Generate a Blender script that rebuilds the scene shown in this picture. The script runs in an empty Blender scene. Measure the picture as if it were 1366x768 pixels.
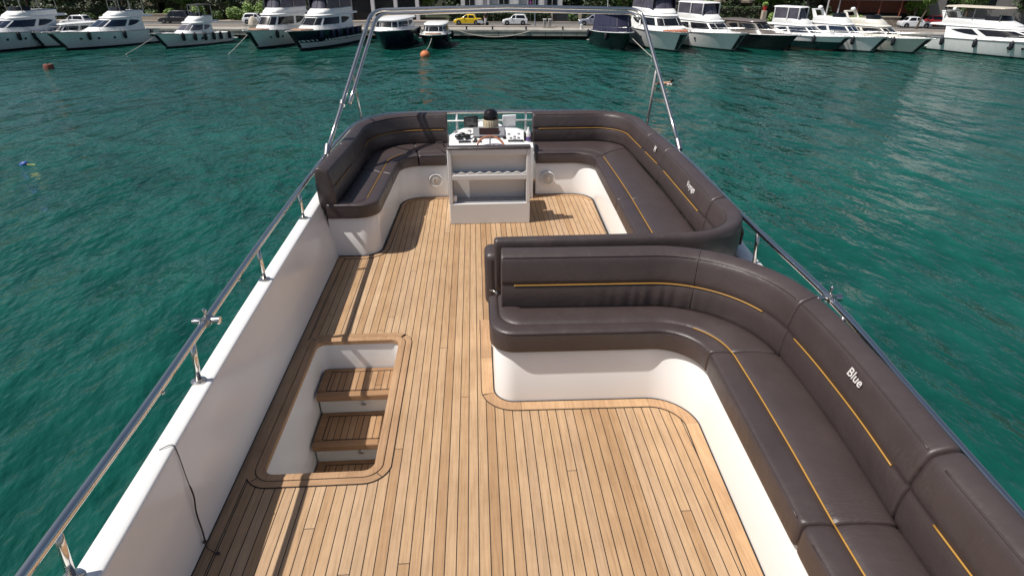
import bpy, bmesh, math, random
from mathutils import Vector, Matrix
R = math.radians
C = bpy.context.scene.collection
sc = bpy.context.scene
rnd = random.Random(7)

# ---------------------------------------------------------------- camera, sky, sun, exposure
cd = bpy.data.cameras.new('camera'); cam = bpy.data.objects.new('camera', cd); C.objects.link(cam)
cam.location = (0, 0, 2.7); cam.rotation_euler = (R(90 - 28.335), 0, R(-3.379))
cd.lens = 790 / 1366 * 36; cd.sensor_width = 36; cd.clip_start = .05; cd.clip_end = 3000
cd.dof.use_dof = True; cd.dof.focus_distance = 4.5; cd.dof.aperture_fstop = 6.3
sc.camera = cam
SUN = Vector((-.6, -.13, 1)).normalized()
elev = math.asin(SUN.z)
w = bpy.data.worlds.new('World'); sc.world = w; w.use_nodes = True
nt = w.node_tree; bg = nt.nodes['Background']
sky = nt.nodes.new('ShaderNodeTexSky'); sky.sky_type = 'NISHITA'; sky.sun_disc = False
sky.sun_elevation = elev; sky.sun_rotation = math.atan2(SUN.x, SUN.y)
sky.air_density = 1.0; sky.dust_density = 2.0; sky.ozone_density = 1.0
nt.links.new(sky.outputs[0], bg.inputs[0]); bg.inputs[1].default_value = .07
sl = bpy.data.lights.new('sun', 'SUN'); sl.energy = 4.7; sl.angle = R(.5); sl.color = (1, .955, .89)
so = bpy.data.objects.new('sun', sl); C.objects.link(so); so.location = (-30, -5, 60)
so.rotation_euler = SUN.to_track_quat('Z', 'Y').to_euler()
sc.view_settings.view_transform = 'Standard'; sc.view_settings.look = 'None'
sc.view_settings.exposure = 0.10; sc.view_settings.gamma = 1.0; sc.view_settings.use_curve_mapping = False

# ---------------------------------------------------------------- materials
def N(nt, t, **kw):
    n = nt.nodes.new(t)
    for k, v in kw.items(): setattr(n, k, v)
    return n
def mathn(nt, op, a, b=None, c=None):
    n = N(nt, 'ShaderNodeMath', operation=op)
    for i, v in enumerate((a, b, c)):
        if v is None: continue
        if hasattr(v, 'is_output'): nt.links.new(v, n.inputs[i])
        else: n.inputs[i].default_value = v
    return n.outputs[0]
def ramp(nt, fac, stops):
    r = N(nt, 'ShaderNodeValToRGB'); cr = r.color_ramp
    while len(cr.elements) < len(stops): cr.elements.new(.5)
    for e, (p, c) in zip(cr.elements, stops):
        e.position = p; e.color = (*c, 1) if len(c) == 3 else c
    nt.links.new(fac, r.inputs[0]); return r.outputs[0]
def mixc(nt, fac, a, b, bt='MIX'):
    m = N(nt, 'ShaderNodeMix', data_type='RGBA', blend_type=bt)
    for s, v in ((m.inputs[0], fac), (m.inputs[6], a), (m.inputs[7], b)):
        if hasattr(v, 'is_output'): nt.links.new(v, s)
        elif isinstance(v, (tuple, list)): s.default_value = (*v[:3], 1)
        else: s.default_value = v
    return m.outputs[2]
def noise(nt, vec, scale, detail=3, rough=.55):
    n = N(nt, 'ShaderNodeTexNoise'); n.inputs['Scale'].default_value = scale
    n.inputs['Detail'].default_value = detail; n.inputs['Roughness'].default_value = rough
    if vec is not None: nt.links.new(vec, n.inputs['Vector'])
    return n.outputs[0]
def mapping(nt, vec, scale=(1, 1, 1), rot=(0, 0, 0), loc=(0, 0, 0)):
    m = N(nt, 'ShaderNodeMapping'); m.inputs['Scale'].default_value = scale
    m.inputs['Rotation'].default_value = rot; m.inputs['Location'].default_value = loc
    nt.links.new(vec, m.inputs[0]); return m.outputs[0]
def bump(nt, h, strength, dist):
    b = N(nt, 'ShaderNodeBump'); b.inputs['Strength'].default_value = strength
    b.inputs['Distance'].default_value = dist; nt.links.new(h, b.inputs['Height']); return b.outputs[0]
def newmat(name):
    m = bpy.data.materials.new(name); m.use_nodes = True
    nt = m.node_tree; p = nt.nodes['Principled BSDF']
    tc = N(nt, 'ShaderNodeTexCoord')
    return m, nt, p, tc.outputs['Object']
def mat(name, col, rough=.5, metal=0, var=.12, vs=3.0, bs=0, bscale=60, bd=.002, coat=0, stretch=(1, 1, 1)):
    m, nt, p, ob = newmat(name)
    v = mapping(nt, ob, stretch)
    n = noise(nt, v, vs, 4)
    lo = tuple(max(0, c * (1 - var)) for c in col); hi = tuple(min(1, c * (1 + var)) for c in col)
    nt.links.new(ramp(nt, n, [(.3, lo), (.7, hi)]), p.inputs['Base Color'])
    rr = N(nt, 'ShaderNodeMapRange'); nt.links.new(n, rr.inputs[0])
    rr.inputs[3].default_value = max(0, rough * .85); rr.inputs[4].default_value = min(1, rough * 1.15)
    nt.links.new(rr.outputs[0], p.inputs['Roughness'])
    p.inputs['Metallic'].default_value = metal
    if coat: p.inputs['Coat Weight'].default_value = coat; p.inputs['Coat Roughness'].default_value = .08
    if bs: nt.links.new(bump(nt, noise(nt, v, bscale, 4), bs, bd), p.inputs['Normal'])
    return m

def teak(name, tint=(1, 1, 1), planks=True, pitch=.06, axis='Y', x0=0.0, dark=1.0):
    m, nt, p, ob = newmat(name)
    sep = N(nt, 'ShaderNodeSeparateXYZ'); nt.links.new(ob, sep.inputs[0])
    X, Y = (sep.outputs[0], sep.outputs[1]) if axis == 'Y' else (sep.outputs[1], sep.outputs[0])
    stretch = (26, 1.1, 26) if axis == 'Y' else (1.1, 26, 26)
    u = mathn(nt, 'DIVIDE', mathn(nt, 'SUBTRACT', X, x0), pitch)
    idx = mathn(nt, 'FLOOR', u)
    wn = N(nt, 'ShaderNodeTexWhiteNoise', noise_dimensions='1D'); nt.links.new(mathn(nt, 'ADD', idx, .37), wn.inputs['W'])
    yy = mathn(nt, 'ADD', mathn(nt, 'DIVIDE', Y, 7.5), mathn(nt, 'MULTIPLY', wn.outputs[0], 5.0))
    seg = mathn(nt, 'FLOOR', yy)
    wn2 = N(nt, 'ShaderNodeTexWhiteNoise', noise_dimensions='2D')
    cmb = N(nt, 'ShaderNodeCombineXYZ'); nt.links.new(idx, cmb.inputs[0]); nt.links.new(seg, cmb.inputs[1])
    nt.links.new(cmb.outputs[0], wn2.inputs['Vector'])
    # grain coordinates shift with the board so that boards do not share grain
    off = N(nt, 'ShaderNodeVectorMath', operation='MULTIPLY_ADD'); nt.links.new(wn2.outputs[1], off.inputs[0])
    off.inputs[1].default_value = (9, 9, 9); nt.links.new(ob, off.inputs[2])
    g1 = noise(nt, mapping(nt, off.outputs[0] if planks else ob, stretch), 3.2, 6, .65)
    g2 = noise(nt, mapping(nt, off.outputs[0] if planks else ob, tuple(s * (3 if s > 2 else 1) for s in stretch)), 5, 3)
    if planks:
        base = ramp(nt, wn2.outputs[0], [(0, (.385, .235, .124)), (.3, (.45, .288, .160)), (.6, (.485, .322, .188)), (.8, (.45, .300, .182)), (1, (.53, .365, .222))])
    else:
        base = ramp(nt, noise(nt, ob, 1.7, 2), [(.3, (.41, .255, .14)), (.7, (.485, .315, .185))])
    gc = ramp(nt, g1, [(.25, (.70, .66, .60)), (.55, (1, 1, 1)), (.8, (1.1, 1.08, 1.04))])
    col = mixc(nt, 1.0, base, gc, 'MULTIPLY')
    blot = ramp(nt, noise(nt, ob, 2.3, 5, .7), [(.3, (.86, .84, .82)), (.62, (1.04, 1.04, 1.04))])
    col = mixc(nt, 1.0, col, blot, 'MULTIPLY')
    stain = ramp(nt, noise(nt, ob, 5.5, 6, .75), [(.70, (1, 1, 1)), (.80, (.72, .62, .5))])
    col = mixc(nt, .6, col, mixc(nt, 1.0, col, stain, 'MULTIPLY'))
    col = mixc(nt, 1.0, col, tuple(t * dark for t in tint), 'MULTIPLY')
    h = g2
    if planks:
        f = mathn(nt, 'FRACT', u); d = mathn(nt, 'MINIMUM', f, mathn(nt, 'SUBTRACT', 1.0, f))
        c1 = mathn(nt, 'LESS_THAN', d, .0027 / pitch)
        fy = mathn(nt, 'FRACT', yy)
        c2 = mathn(nt, 'LESS_THAN', mathn(nt, 'MINIMUM', fy, mathn(nt, 'SUBTRACT', 1.0, fy)), .0004)
        cm = mathn(nt, 'MAXIMUM', c1, mathn(nt, 'MULTIPLY', c2, .75))
        col = mixc(nt, cm, col, (.022, .017, .015))
        h = mathn(nt, 'SUBTRACT', mathn(nt, 'MULTIPLY', g2, .3), cm)
    nt.links.new(col, p.inputs['Base Color'])
    nt.links.new(ramp(nt, g1, [(.2, (.75,) * 3), (.8, (.55,) * 3)]), p.inputs['Roughness'])
    p.inputs['Specular IOR Level'].default_value = .35
    nt.links.new(bump(nt, h, .35, .002), p.inputs['Normal'])
    return m

def vinyl(name, col):
    m, nt, p, ob = newmat(name)
    n1 = noise(nt, ob, 3.0, 5, .6)
    nt.links.new(ramp(nt, n1, [(.3, tuple(c * .9 for c in col)), (.7, tuple(c * 1.12 for c in col))]), p.inputs['Base Color'])
    nt.links.new(ramp(nt, noise(nt, ob, 11, 4), [(.3, (.36,) * 3), (.7, (.47,) * 3)]), p.inputs['Roughness'])
    p.inputs['Specular IOR Level'].default_value = .6
    p.inputs['Sheen Weight'].default_value = 0
    vor = N(nt, 'ShaderNodeTexVoronoi'); vor.inputs['Scale'].default_value = 420; nt.links.new(ob, vor.inputs['Vector'])
    soft = noise(nt, mapping(nt, ob, (1, 1, 1)), 7, 3)
    wr = noise(nt, mapping(nt, ob, (1, 3, 1), (0, 0, .5)), 13, 4, .6)
    wrm = N(nt, 'ShaderNodeMapRange'); nt.links.new(noise(nt, ob, 2.1, 2), wrm.inputs[0])
    wrm.inputs[1].default_value = .52; wrm.inputs[2].default_value = .72
    hgt = mathn(nt, 'ADD', mathn(nt, 'MULTIPLY', vor.outputs[0], .05),
                mathn(nt, 'ADD', mathn(nt, 'MULTIPLY', soft, 1.3), mathn(nt, 'MULTIPLY', mathn(nt, 'MULTIPLY', wr, wrm.outputs[0]), 2.0)))
    nt.links.new(bump(nt, hgt, .35, .012), p.inputs['Normal'])
    return m

def gelcoat(name, col=(.80, .785, .76), rough=.17):
    m, nt, p, ob = newmat(name)
    n = noise(nt, ob, .9, 3, .5)
    nt.links.new(ramp(nt, n, [(.3, tuple(c * .965 for c in col)), (.7, col)]), p.inputs['Base Color'])
    nt.links.new(ramp(nt, noise(nt, ob, 1.5, 2), [(.3, (rough * .9,) * 3), (.7, (rough * 1.15,) * 3)]), p.inputs['Roughness'])
    return m

M = {}
M['teak'] = teak('teak_planks', pitch=.06, x0=.012)
M['trim'] = teak('teak_trim', tint=(.96, .93, .92), planks=False)
M['trim_pale'] = teak('teak_trim_pale', tint=(1.14, 1.14, 1.12), planks=False)
M['trim_side'] = teak('teak_trim_side', tint=(.90, .87, .86), planks=False, axis='X')
M['tread'] = teak('teak_tread', tint=(.80, .72, .66), pitch=.05, x0=.02)
M['nosing'] = teak('teak_nosing', tint=(.74, .66, .60), planks=False, axis='X')
M['caulk'] = mat('black_caulk', (.02, .017, .016), .6)
M['vinyl'] = vinyl('brown_vinyl', (.053, .0385, .0375))
M['piping'] = mat('mustard_piping', (.40, .21, .04), .5, bs=.2, bscale=300)
M['thread'] = mat('white_embroidery', (.78, .74, .72), .7, bs=.3, bscale=400)
M['gel'] = gelcoat('white_gelcoat', (.83, .82, .805))
M['gel_warm'] = gelcoat('cream_gelcoat', (.74, .71, .665), .35)
M['gel_grey'] = gelcoat('grey_gelcoat', (.66, .65, .635), .4)
M['steel'] = mat('stainless_steel', (.70, .665, .62), .17, 1.0, .06, 5, bs=.04, bscale=90)
M['steel_dull'] = mat('dull_steel', (.55, .54, .53), .3, 1.0, .1)
M['black'] = mat('black_plastic', (.015, .015, .017), .35)
M['rubber'] = mat('dark_rubber', (.012, .013, .016), .7)
M['screen'] = mat('dark_screen', (.025, .012, .010), .12)
M['grey_pl'] = mat('grey_plastic', (.22, .22, .23), .4)
M['white_pl'] = mat('white_plastic', (.80, .80, .80), .4)
M['beige_pl'] = mat('beige_plastic', (.62, .52, .36), .45)
M['wheelwood'] = mat('varnished_wood', (.42, .17, .09), .25, coat=.5, var=.3, vs=20)
M['purple'] = mat('purple_label', (.16, .10, .28), .5)
M['rope_dark'] = mat('dark_cord', (.045, .035, .035), .8, bs=.5, bscale=300)
M['rope_pale'] = mat('pale_rope', (.45, .43, .38), .85)
M['mesh'] = mat('speaker_mesh', (.50, .485, .46), .6, bs=.8, bscale=220, bd=.004)
# far materials
M['boat_white'] = mat('boat_white', (.80, .80, .79), .3, var=.05)
M['boat_cream'] = mat('boat_cream', (.74, .71, .63), .35, var=.05)
M['boat_grey'] = mat('boat_grey', (.30, .29, .29), .3)
M['boat_brown'] = mat('boat_taupe', (.16, .135, .12), .3)
M['boat_navy'] = mat('boat_navy', (.010, .016, .030), .2)
M['boat_black'] = mat('boat_black', (.010, .013, .015), .25)
M['boat_teal'] = mat('boat_dark_green', (.010, .035, .036), .25)
M['antifoul'] = mat('boot_stripe', (.012, .016, .020), .5)
M['red_stripe'] = mat('red_stripe', (.16, .03, .02), .5)
M['glass'] = mat('tinted_glass', (.008, .009, .012), .12, var=.3)
M['glass_blue'] = mat('blue_glass', (.012, .022, .045), .12, var=.3)
M['clear_vinyl'] = mat('clear_vinyl', (.085, .08, .105), .3, var=.35, vs=1.4)
M['canvas_navy'] = mat('navy_canvas', (.022, .022, .06), .8)
M['canvas_blk'] = mat('black_canvas', (.012, .011, .013), .8)
M['sunpad'] = mat('tan_sunpad', (.34, .21, .14), .7)
M['hatch_org'] = mat('orange_hatch', (.45, .16, .08), .5)
M['fender'] = mat('dark_fender', (.012, .013, .02), .6)
M['fender_blue'] = mat('blue_fender', (.015, .018, .06), .6)
M['concrete'] = mat('quay_concrete', (.33, .31, .275), .85, var=.2, vs=1.2, bs=.4, bscale=8, bd=.02)
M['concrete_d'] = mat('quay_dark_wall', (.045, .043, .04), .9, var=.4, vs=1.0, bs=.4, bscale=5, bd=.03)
M['asphalt'] = mat('asphalt', (.11, .105, .10), .9, var=.2, bs=.3, bscale=20, bd=.01)
M['paving'] = mat('paving', (.30, .255, .215), .85, var=.15, vs=2, bs=.3, bscale=6, bd=.01)
M['soil'] = mat('soil', (.035, .042, .018), .95, var=.4, vs=.4)
M['bark'] = mat('bark', (.085, .062, .045), .9, var=.35, vs=6, bs=.7, bscale=14, bd=.03)
M['bark_pale'] = mat('pale_bark', (.36, .31, .25), .9, var=.25, vs=5, bs=.6, bscale=14, bd=.03)
M['stone'] = mat('stone_wall', (.26, .21, .165), .9, var=.5, vs=2.6, bs=.9, bscale=3.2, bd=.08)
M['stucco'] = mat('white_stucco', (.62, .61, .62), .85, var=.06)
M['stucco_tan'] = mat('tan_stucco', (.42, .36, .28), .85, var=.1)
M['stucco_grey'] = mat('grey_stucco', (.20, .195, .19), .85, var=.12)
M['awning'] = mat('grey_awning', (.13, .125, .12), .8)
M['timber'] = mat('red_timber', (.20, .055, .03), .6, var=.4, vs=2, stretch=(6, 6, .6))
M['dark_in'] = mat('dark_interior', (.012, .011, .010), .7)
M['car_yellow'] = mat('yellow_car_paint', (.78, .52, .01), .25, coat=.6, var=.03)
M['car_white'] = mat('white_car_paint', (.72, .73, .75), .25, coat=.6, var=.03)
M['car_silver'] = mat('silver_car_paint', (.36, .38, .46), .28, .4, coat=.6, var=.03)
M['car_dark'] = mat('dark_truck_paint', (.02, .022, .03), .3, coat=.4)
M['car_red'] = mat('red_car_paint', (.40, .03, .03), .3, coat=.5, var=.03)
M['lamp'] = mat('lamp_lens', (.75, .75, .72), .15)
M['red_lamp'] = mat('red_lamp_lens', (.35, .01, .01), .2)
M['orange'] = mat('orange_buoy_plastic', (.62, .19, .07), .6, var=.15)
M['rust'] = mat('rusty_red_buoy', (.20, .06, .04), .7, var=.3)
M['blue_pl'] = mat('blue_plastic', (.06, .12, .42), .4)
M['yellow_r'] = mat('yellow_rope', (.55, .50, .14), .7)
M['skin'] = mat('skin', (.50, .27, .18), .55, var=.08)
M['hair'] = mat('dark_hair', (.012, .009, .008), .6)
M['cloth_red'] = mat('red_cloth', (.50, .035, .03), .8)
M['cloth_white'] = mat('white_cloth', (.70, .70, .70), .8)
M['cloth_dark'] = mat('dark_cloth', (.03, .03, .04), .8)
M['cloth_maroon'] = mat('maroon_trunks', (.06, .012, .012), .7)
M['tarp'] = mat('beige_tarp', (.50, .45, .37), .8, var=.15, vs=4, bs=.5, bscale=5, bd=.03)
M['foam'] = mat('white_foam', (.72, .76, .75), .6)
M['pink'] = mat('pink_sign', (.45, .10, .38), .5)
M['terracotta'] = mat('terracotta', (.32, .11, .06), .8)

def leafmat(name, a, b):
    m, nt, p, ob = newmat(name)
    g = N(nt, 'ShaderNodeNewGeometry')
    wn = N(nt, 'ShaderNodeTexNoise'); wn.inputs['Scale'].default_value = .9; wn.inputs['Detail'].default_value = 4
    nt.links.new(ob, wn.inputs['Vector'])
    mx = mathn(nt, 'ADD', mathn(nt, 'MULTIPLY', wn.outputs[0], .75), mathn(nt, 'MULTIPLY', g.outputs['Random Per Island'], .45))
    nt.links.new(ramp(nt, mx, [(.3, a), (.85, b)]), p.inputs['Base Color'])
    p.inputs['Roughness'].default_value = .55
    p.inputs['Transmission Weight'].default_value = 0
    return m
M['leaf_dark'] = leafmat('dark_leaves', (.012, .026, .008), (.045, .085, .02))
M['leaf'] = leafmat('green_leaves', (.03, .07, .014), (.12, .21, .04))
M['leaf_lt'] = leafmat('bright_leaves', (.075, .16, .02), (.24, .36, .07))
M['leaf_pale'] = leafmat('pale_leaves', (.14, .19, .06), (.33, .38, .16))

def watermat():
    m, nt, p, ob = newmat('sea_water')
    big = noise(nt, mapping(nt, ob, (.05, .09, 1), (0, 0, .3)), 1, 3)
    col = ramp(nt, big, [(.35, (.0020, .045, .034)), (.65, (.005, .063, .049))])
    nt.links.new(col, p.inputs['Base Color'])
    p.inputs['Roughness'].default_value = .04; p.inputs['IOR'].default_value = 1.33; p.inputs['Specular IOR Level'].default_value = .46
    n0 = noise(nt, mapping(nt, ob, (1.0, .55, 1), (0, 0, R(38))), .26, 2, .5)
    n1 = noise(nt, mapping(nt, ob, (1.0, .6, 1), (0, 0, R(50))), .80, 3, .52)
    n2 = noise(nt, mapping(nt, ob, (1.0, .5, 1), (0, 0, R(34))), 2.3, 3, .55)
    n3 = noise(nt, mapping(nt, ob, (1.0, .8, 1), (0, 0, R(60))), 8.0, 2, .5)
    pat = N(nt, 'ShaderNodeMapRange'); nt.links.new(noise(nt, mapping(nt, ob, (.03, .06, 1), (0, 0, .2), (3, 7, 0)), 1, 3), pat.inputs[0])
    pat.inputs[1].default_value = .3; pat.inputs[2].default_value = .7; pat.inputs[3].default_value = .55; pat.inputs[4].default_value = 1.35
    h = mathn(nt, 'ADD', mathn(nt, 'MULTIPLY', n0, 2.2), mathn(nt, 'MULTIPLY', pat.outputs[0], mathn(nt, 'ADD', mathn(nt, 'MULTIPLY', n1, 1.15), mathn(nt, 'ADD', mathn(nt, 'MULTIPLY', n2, .38), mathn(nt, 'MULTIPLY', n3, .018)))))
    col = mixc(nt, ramp(nt, mathn(nt, 'ADD', mathn(nt, 'MULTIPLY', n1, .6), mathn(nt, 'MULTIPLY', n2, .4)), [(.40, (0, 0, 0)), (.66, (1, 1, 1))]), col, mixc(nt, 1.0, col, (1.9, 1.5, 1.5), 'MULTIPLY'))  # light through thin wave crests painted into the base colour for ripple contrast
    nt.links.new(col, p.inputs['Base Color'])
    nt.links.new(bump(nt, h, 1.0, .42), p.inputs['Normal'])
    return m
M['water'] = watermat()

# ---------------------------------------------------------------- mesh helpers
class MB:
    def __init__(s): s.v = []; s.f = []; s.m = []
    def add(s, vs, fs, mi=0):
        o = len(s.v); s.v += [tuple(v) for v in vs]
        s.f += [tuple(i + o for i in f) for f in fs]; s.m += [mi] * len(fs); return s
    def hexa(s, b, t, mi=0):          # four bottom points, four top points (same winding)
        return s.add(list(b) + list(t), [(3, 2, 1, 0), (4, 5, 6, 7), (0, 1, 5, 4), (1, 2, 6, 5), (2, 3, 7, 6), (3, 0, 4, 7)], mi)
    def box(s, x0, x1, y0, y1, z0, z1, mi=0):
        return s.hexa([(x0, y0, z0), (x1, y0, z0), (x1, y1, z0), (x0, y1, z0)], [(x0, y0, z1), (x1, y0, z1), (x1, y1, z1), (x0, y1, z1)], mi)
    def obox(s, c, ux, uy, uz, mi=0):
        c, ux, uy, uz = map(Vector, (c, ux, uy, uz))
        q = [(-1, -1), (1, -1), (1, 1), (-1, 1)]
        return s.hexa([c + a * ux + b * uy - uz for a, b in q], [c + a * ux + b * uy + uz for a, b in q], mi)
    def tube(s, pts, r, n=10, mi=0, closed=False, cap=True):
        pts = [Vector(p) for p in pts]; rings = []; up = None; L = len(pts)
        for i, p in enumerate(pts):
            a = pts[(i - 1) % L] if (closed or i > 0) else p
            b = pts[(i + 1) % L] if (closed or i < L - 1) else p
            d = (b - a).normalized()
            if up is None: up = Vector((0, 0, 1)) if abs(d.z) < .9 else Vector((1, 0, 0))
            x = d.cross(up).normalized(); up = x.cross(d).normalized()
            rr = r[i] if isinstance(r, (list, tuple)) else r
            rings.append([p + (x * math.cos(2 * math.pi * k / n) + up * math.sin(2 * math.pi * k / n)) * rr for k in range(n)])
        vs = [v for g in rings for v in g]; fs = []
        for i in range(L if closed else L - 1):
            j = (i + 1) % L
            for k in range(n): fs.append((i * n + k, i * n + (k + 1) % n, j * n + (k + 1) % n, j * n + k))
        if cap and not closed: fs += [tuple(range(n - 1, -1, -1)), tuple((L - 1) * n + k for k in range(n))]
        return s.add(vs, fs, mi)
    def lathe(s, c, prof, n=20, mi=0, ax=(0, 0, 1), cap=True):
        c = Vector(c); ax = Vector(ax).normalized()
        x = ax.orthogonal().normalized(); y = ax.cross(x)
        vs = []; fs = []
        for (r, h) in prof:
            for k in range(n):
                a = 2 * math.pi * k / n; vs.append(c + ax * h + (x * math.cos(a) + y * math.sin(a)) * r)
        for i in range(len(prof) - 1):
            for k in range(n): fs.append((i * n + k, i * n + (k + 1) % n, (i + 1) * n + (k + 1) % n, (i + 1) * n + k))
        if cap: fs += [tuple(range(n - 1, -1, -1)), tuple((len(prof) - 1) * n + k for k in range(n))]
        return s.add(vs, fs, mi)
    def ellipsoid(s, c, rx, ry, rz, n=16, m=10, mi=0):
        vs = []; fs = []
        for i in range(m + 1):
            t = math.pi * i / m
            for k in range(n):
                a = 2 * math.pi * k / n
                vs.append((c[0] + rx * math.sin(t) * math.cos(a), c[1] + ry * math.sin(t) * math.sin(a), c[2] + rz * math.cos(t)))
        for i in range(m):
            for k in range(n): fs.append((i * n + k, (i + 1) * n + k, (i + 1) * n + (k + 1) % n, i * n + (k + 1) % n))
        return s.add(vs, fs, mi)
    def loft(s, rings, caps=True, closed=True, mi=0):
        n = len(rings[0]); vs = [v for g in rings for v in g]; fs = []
        for i in range(len(rings) - 1):
            for k in range(n if closed else n - 1):
                fs.append((i * n + k, i * n + (k + 1) % n, (i + 1) * n + (k + 1) % n, (i + 1) * n + k))
        if caps: fs += [tuple(range(n - 1, -1, -1)), tuple((len(rings) - 1) * n + k for k in range(n))]
        return s.add(vs, fs, mi)
    def prism(s, poly, z0, z1, mi=0):
        n = len(poly)
        vs = [(x, y, z0) for x, y in poly] + [(x, y, z1) for x, y in poly]
        return s.add(vs, [tuple(range(n - 1, -1, -1)), tuple(range(n, 2 * n))] + [(k, (k + 1) % n, n + (k + 1) % n, n + k) for k in range(n)], mi)
    def panel(s, q, u0, u1, v0, v1, off=.02, th=.03, mi=0):   # slab lying on the quad q
        q = [Vector(p) for p in q]
        def P(u, v): return (q[0] * (1 - u) + q[1] * u) * (1 - v) + (q[3] * (1 - u) + q[2] * u) * v
        nrm = (q[1] - q[0]).cross(q[3] - q[0]).normalized()
        a = [P(u0, v0), P(u1, v0), P(u1, v1), P(u0, v1)]
        return s.hexa([p + nrm * (off - th) for p in a], [p + nrm * off for p in a], mi)
    def build(s, name, mats, parent=None, smooth=False, bevel=0, sub=0, seg=2, ang=40):
        me = bpy.data.meshes.new(name); me.from_pydata(s.v, [], s.f)
        for mm in (mats if isinstance(mats, (list, tuple)) else [mats]): me.materials.append(mm)
        me.polygons.foreach_set('material_index', s.m)
        bm = bmesh.new(); bm.from_mesh(me); bmesh.ops.recalc_face_normals(bm, faces=bm.faces)
        bm.to_mesh(me); bm.free()
        o = bpy.data.objects.new(name, me); C.objects.link(o)
        if parent is not None: o.parent = parent
        if smooth:
            for p in me.polygons: p.use_smooth = True
            if smooth == 'auto': me.set_sharp_from_angle(angle=R(ang))
        if bevel:
            b = o.modifiers.new('bevel', 'BEVEL'); b.width = bevel; b.segments = seg; b.limit_method = 'ANGLE'; b.angle_limit = R(35)
            for p in me.polygons: p.use_smooth = True
            me.set_sharp_from_angle(angle=R(50))
        if sub:
            d = o.modifiers.new('sub', 'SUBSURF'); d.levels = sub; d.render_levels = sub
        return o
def tag(o, label=None, cat=None, group=None, kind=None):
    if label: o['label'] = label
    if cat: o['category'] = cat
    if group: o['group'] = group
    if kind: o['kind'] = kind
    return o
def thing(name, label, cat, loc=(0, 0, 0), rz=0, group=None):
    o = bpy.data.objects.new(name, None); C.objects.link(o); o.empty_display_size = .2
    o.location = loc; o.rotation_euler = (0, 0, rz); return tag(o, label, cat, group)
def copy_tree(o, parent=None):
    c = o.copy(); C.objects.link(c)
    if parent: c.parent = parent
    for ch in list(o.children): copy_tree(ch, c)
    return c

# plan paths ------------------------------------------------------
def line(a, b, n): return [(a[0] + (b[0] - a[0]) * i / n, a[1] + (b[1] - a[1]) * i / n) for i in range(n + 1)]
def arc(c, r, a0, a1, n, ry=None):
    ry = ry or r
    return [(c[0] + r * math.cos(R(a0 + (a1 - a0) * i / n)), c[1] + ry * math.sin(R(a0 + (a1 - a0) * i / n))) for i in range(n + 1)]
def join(*ps):
    out = []
    for p in ps:
        for q in p:
            if not out or math.dist(out[-1], q) > 1e-5: out.append(q)
    return out
def joinN(*ps):                     # keeps counts aligned between two paths
    out = list(ps[0])
    for p in ps[1:]: out += p[1:]
    return out
def normals(path):
    out = []
    for i in range(len(path)):
        a = path[max(0, i - 1)]; b = path[min(len(path) - 1, i + 1)]
        dx, dy = b[0] - a[0], b[1] - a[1]; l = math.hypot(dx, dy) or 1
        out.append((-dy / l, dx / l))
    return out
def offset(path, d):                # positive: left of the path
    return [(p[0] + n[0] * d, p[1] + n[1] * d) for p, n in zip(path, normals(path))]
def near(path, q): return min(range(len(path)), key=lambda i: math.dist(path[i], q))
def ribbon(path, d0, d1, z, name, m, parent, th=.003):
    a, b = offset(path, d0), offset(path, d1); mb = MB()
    rings = [[(p[0], p[1], z - th), (q[0], q[1], z - th), (q[0], q[1], z), (p[0], p[1], z)] for p, q in zip(a, b)]
    return mb.loft(rings).build(name, m, parent)
def rrect(x0, x1, y0, y1, r, n=8):
    return join(arc((x1 - r, y1 - r), r, 0, 90, n), arc((x0 + r, y1 - r), r, 90, 180, n), arc((x0 + r, y0 + r), r, 180, 270, n), arc((x1 - r, y0 + r), r, 270, 360, n))[:-1]

# ---------------------------------------------------------------- water, land, quay, road
WZ = -5.8; QZ = -4.6
mb = MB(); mb.add([(-900, -500, WZ), (900, -500, WZ), (900, 900, WZ), (-900, 900, WZ)], [(0, 1, 2, 3)])
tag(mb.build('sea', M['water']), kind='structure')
QL = [(-170, 104), (-80, 94.2), (-34, 89.8), (-3, 87.1), (18, 84.9), (40, 81), (57.4, 77.1), (85, 70), (160, 48)]
mb = MB()
front = [(x, y + 1.2) for x, y in QL]
top = offset(front, 420)
vs = [(x, y, QZ - .01) for x, y in front] + [(x * 1.5, 600, QZ - .01) for x, y in front]; n = len(front)
mb.add(vs, [(i, i + 1, n + i + 1, n + i) for i in range(n - 1)])
tag(mb.build('ground', M['soil']), kind='structure')
# quay: deck slab with lip, panelled face, dark recess
def dense(path, st):
    out = []
    for a, b in zip(path, path[1:]):
        k = max(1, int(math.dist(a, b) / st)); out += line(a, b, k)[:-1]
    return out + [path[-1]]
QD = dense(QL, 2.0)
def strip_prof(path, prof, name, m, parent=None, kind=None, smooth=False):
    mb = MB(); ns = normals(path)
    mb.loft([[(p[0] + nn[0] * d, p[1] + nn[1] * d, z) for d, z in prof] for p, nn in zip(path, ns)])
    o = mb.build(name, m, parent, smooth)
    if kind: tag(o, kind=kind)
    return o
quay = thing('quay', 'concrete quay wall behind the moored boats with panelled face and dark recess', 'quay')
strip_prof(QD, [(0, QZ - .22), (0, QZ), (4.2, QZ + .002), (4.2, QZ - .22)], 'deck_slab', M['concrete'], quay)
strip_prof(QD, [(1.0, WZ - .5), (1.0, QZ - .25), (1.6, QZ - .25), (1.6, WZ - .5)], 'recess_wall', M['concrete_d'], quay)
mb = MB(); ns = normals(QD)
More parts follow.
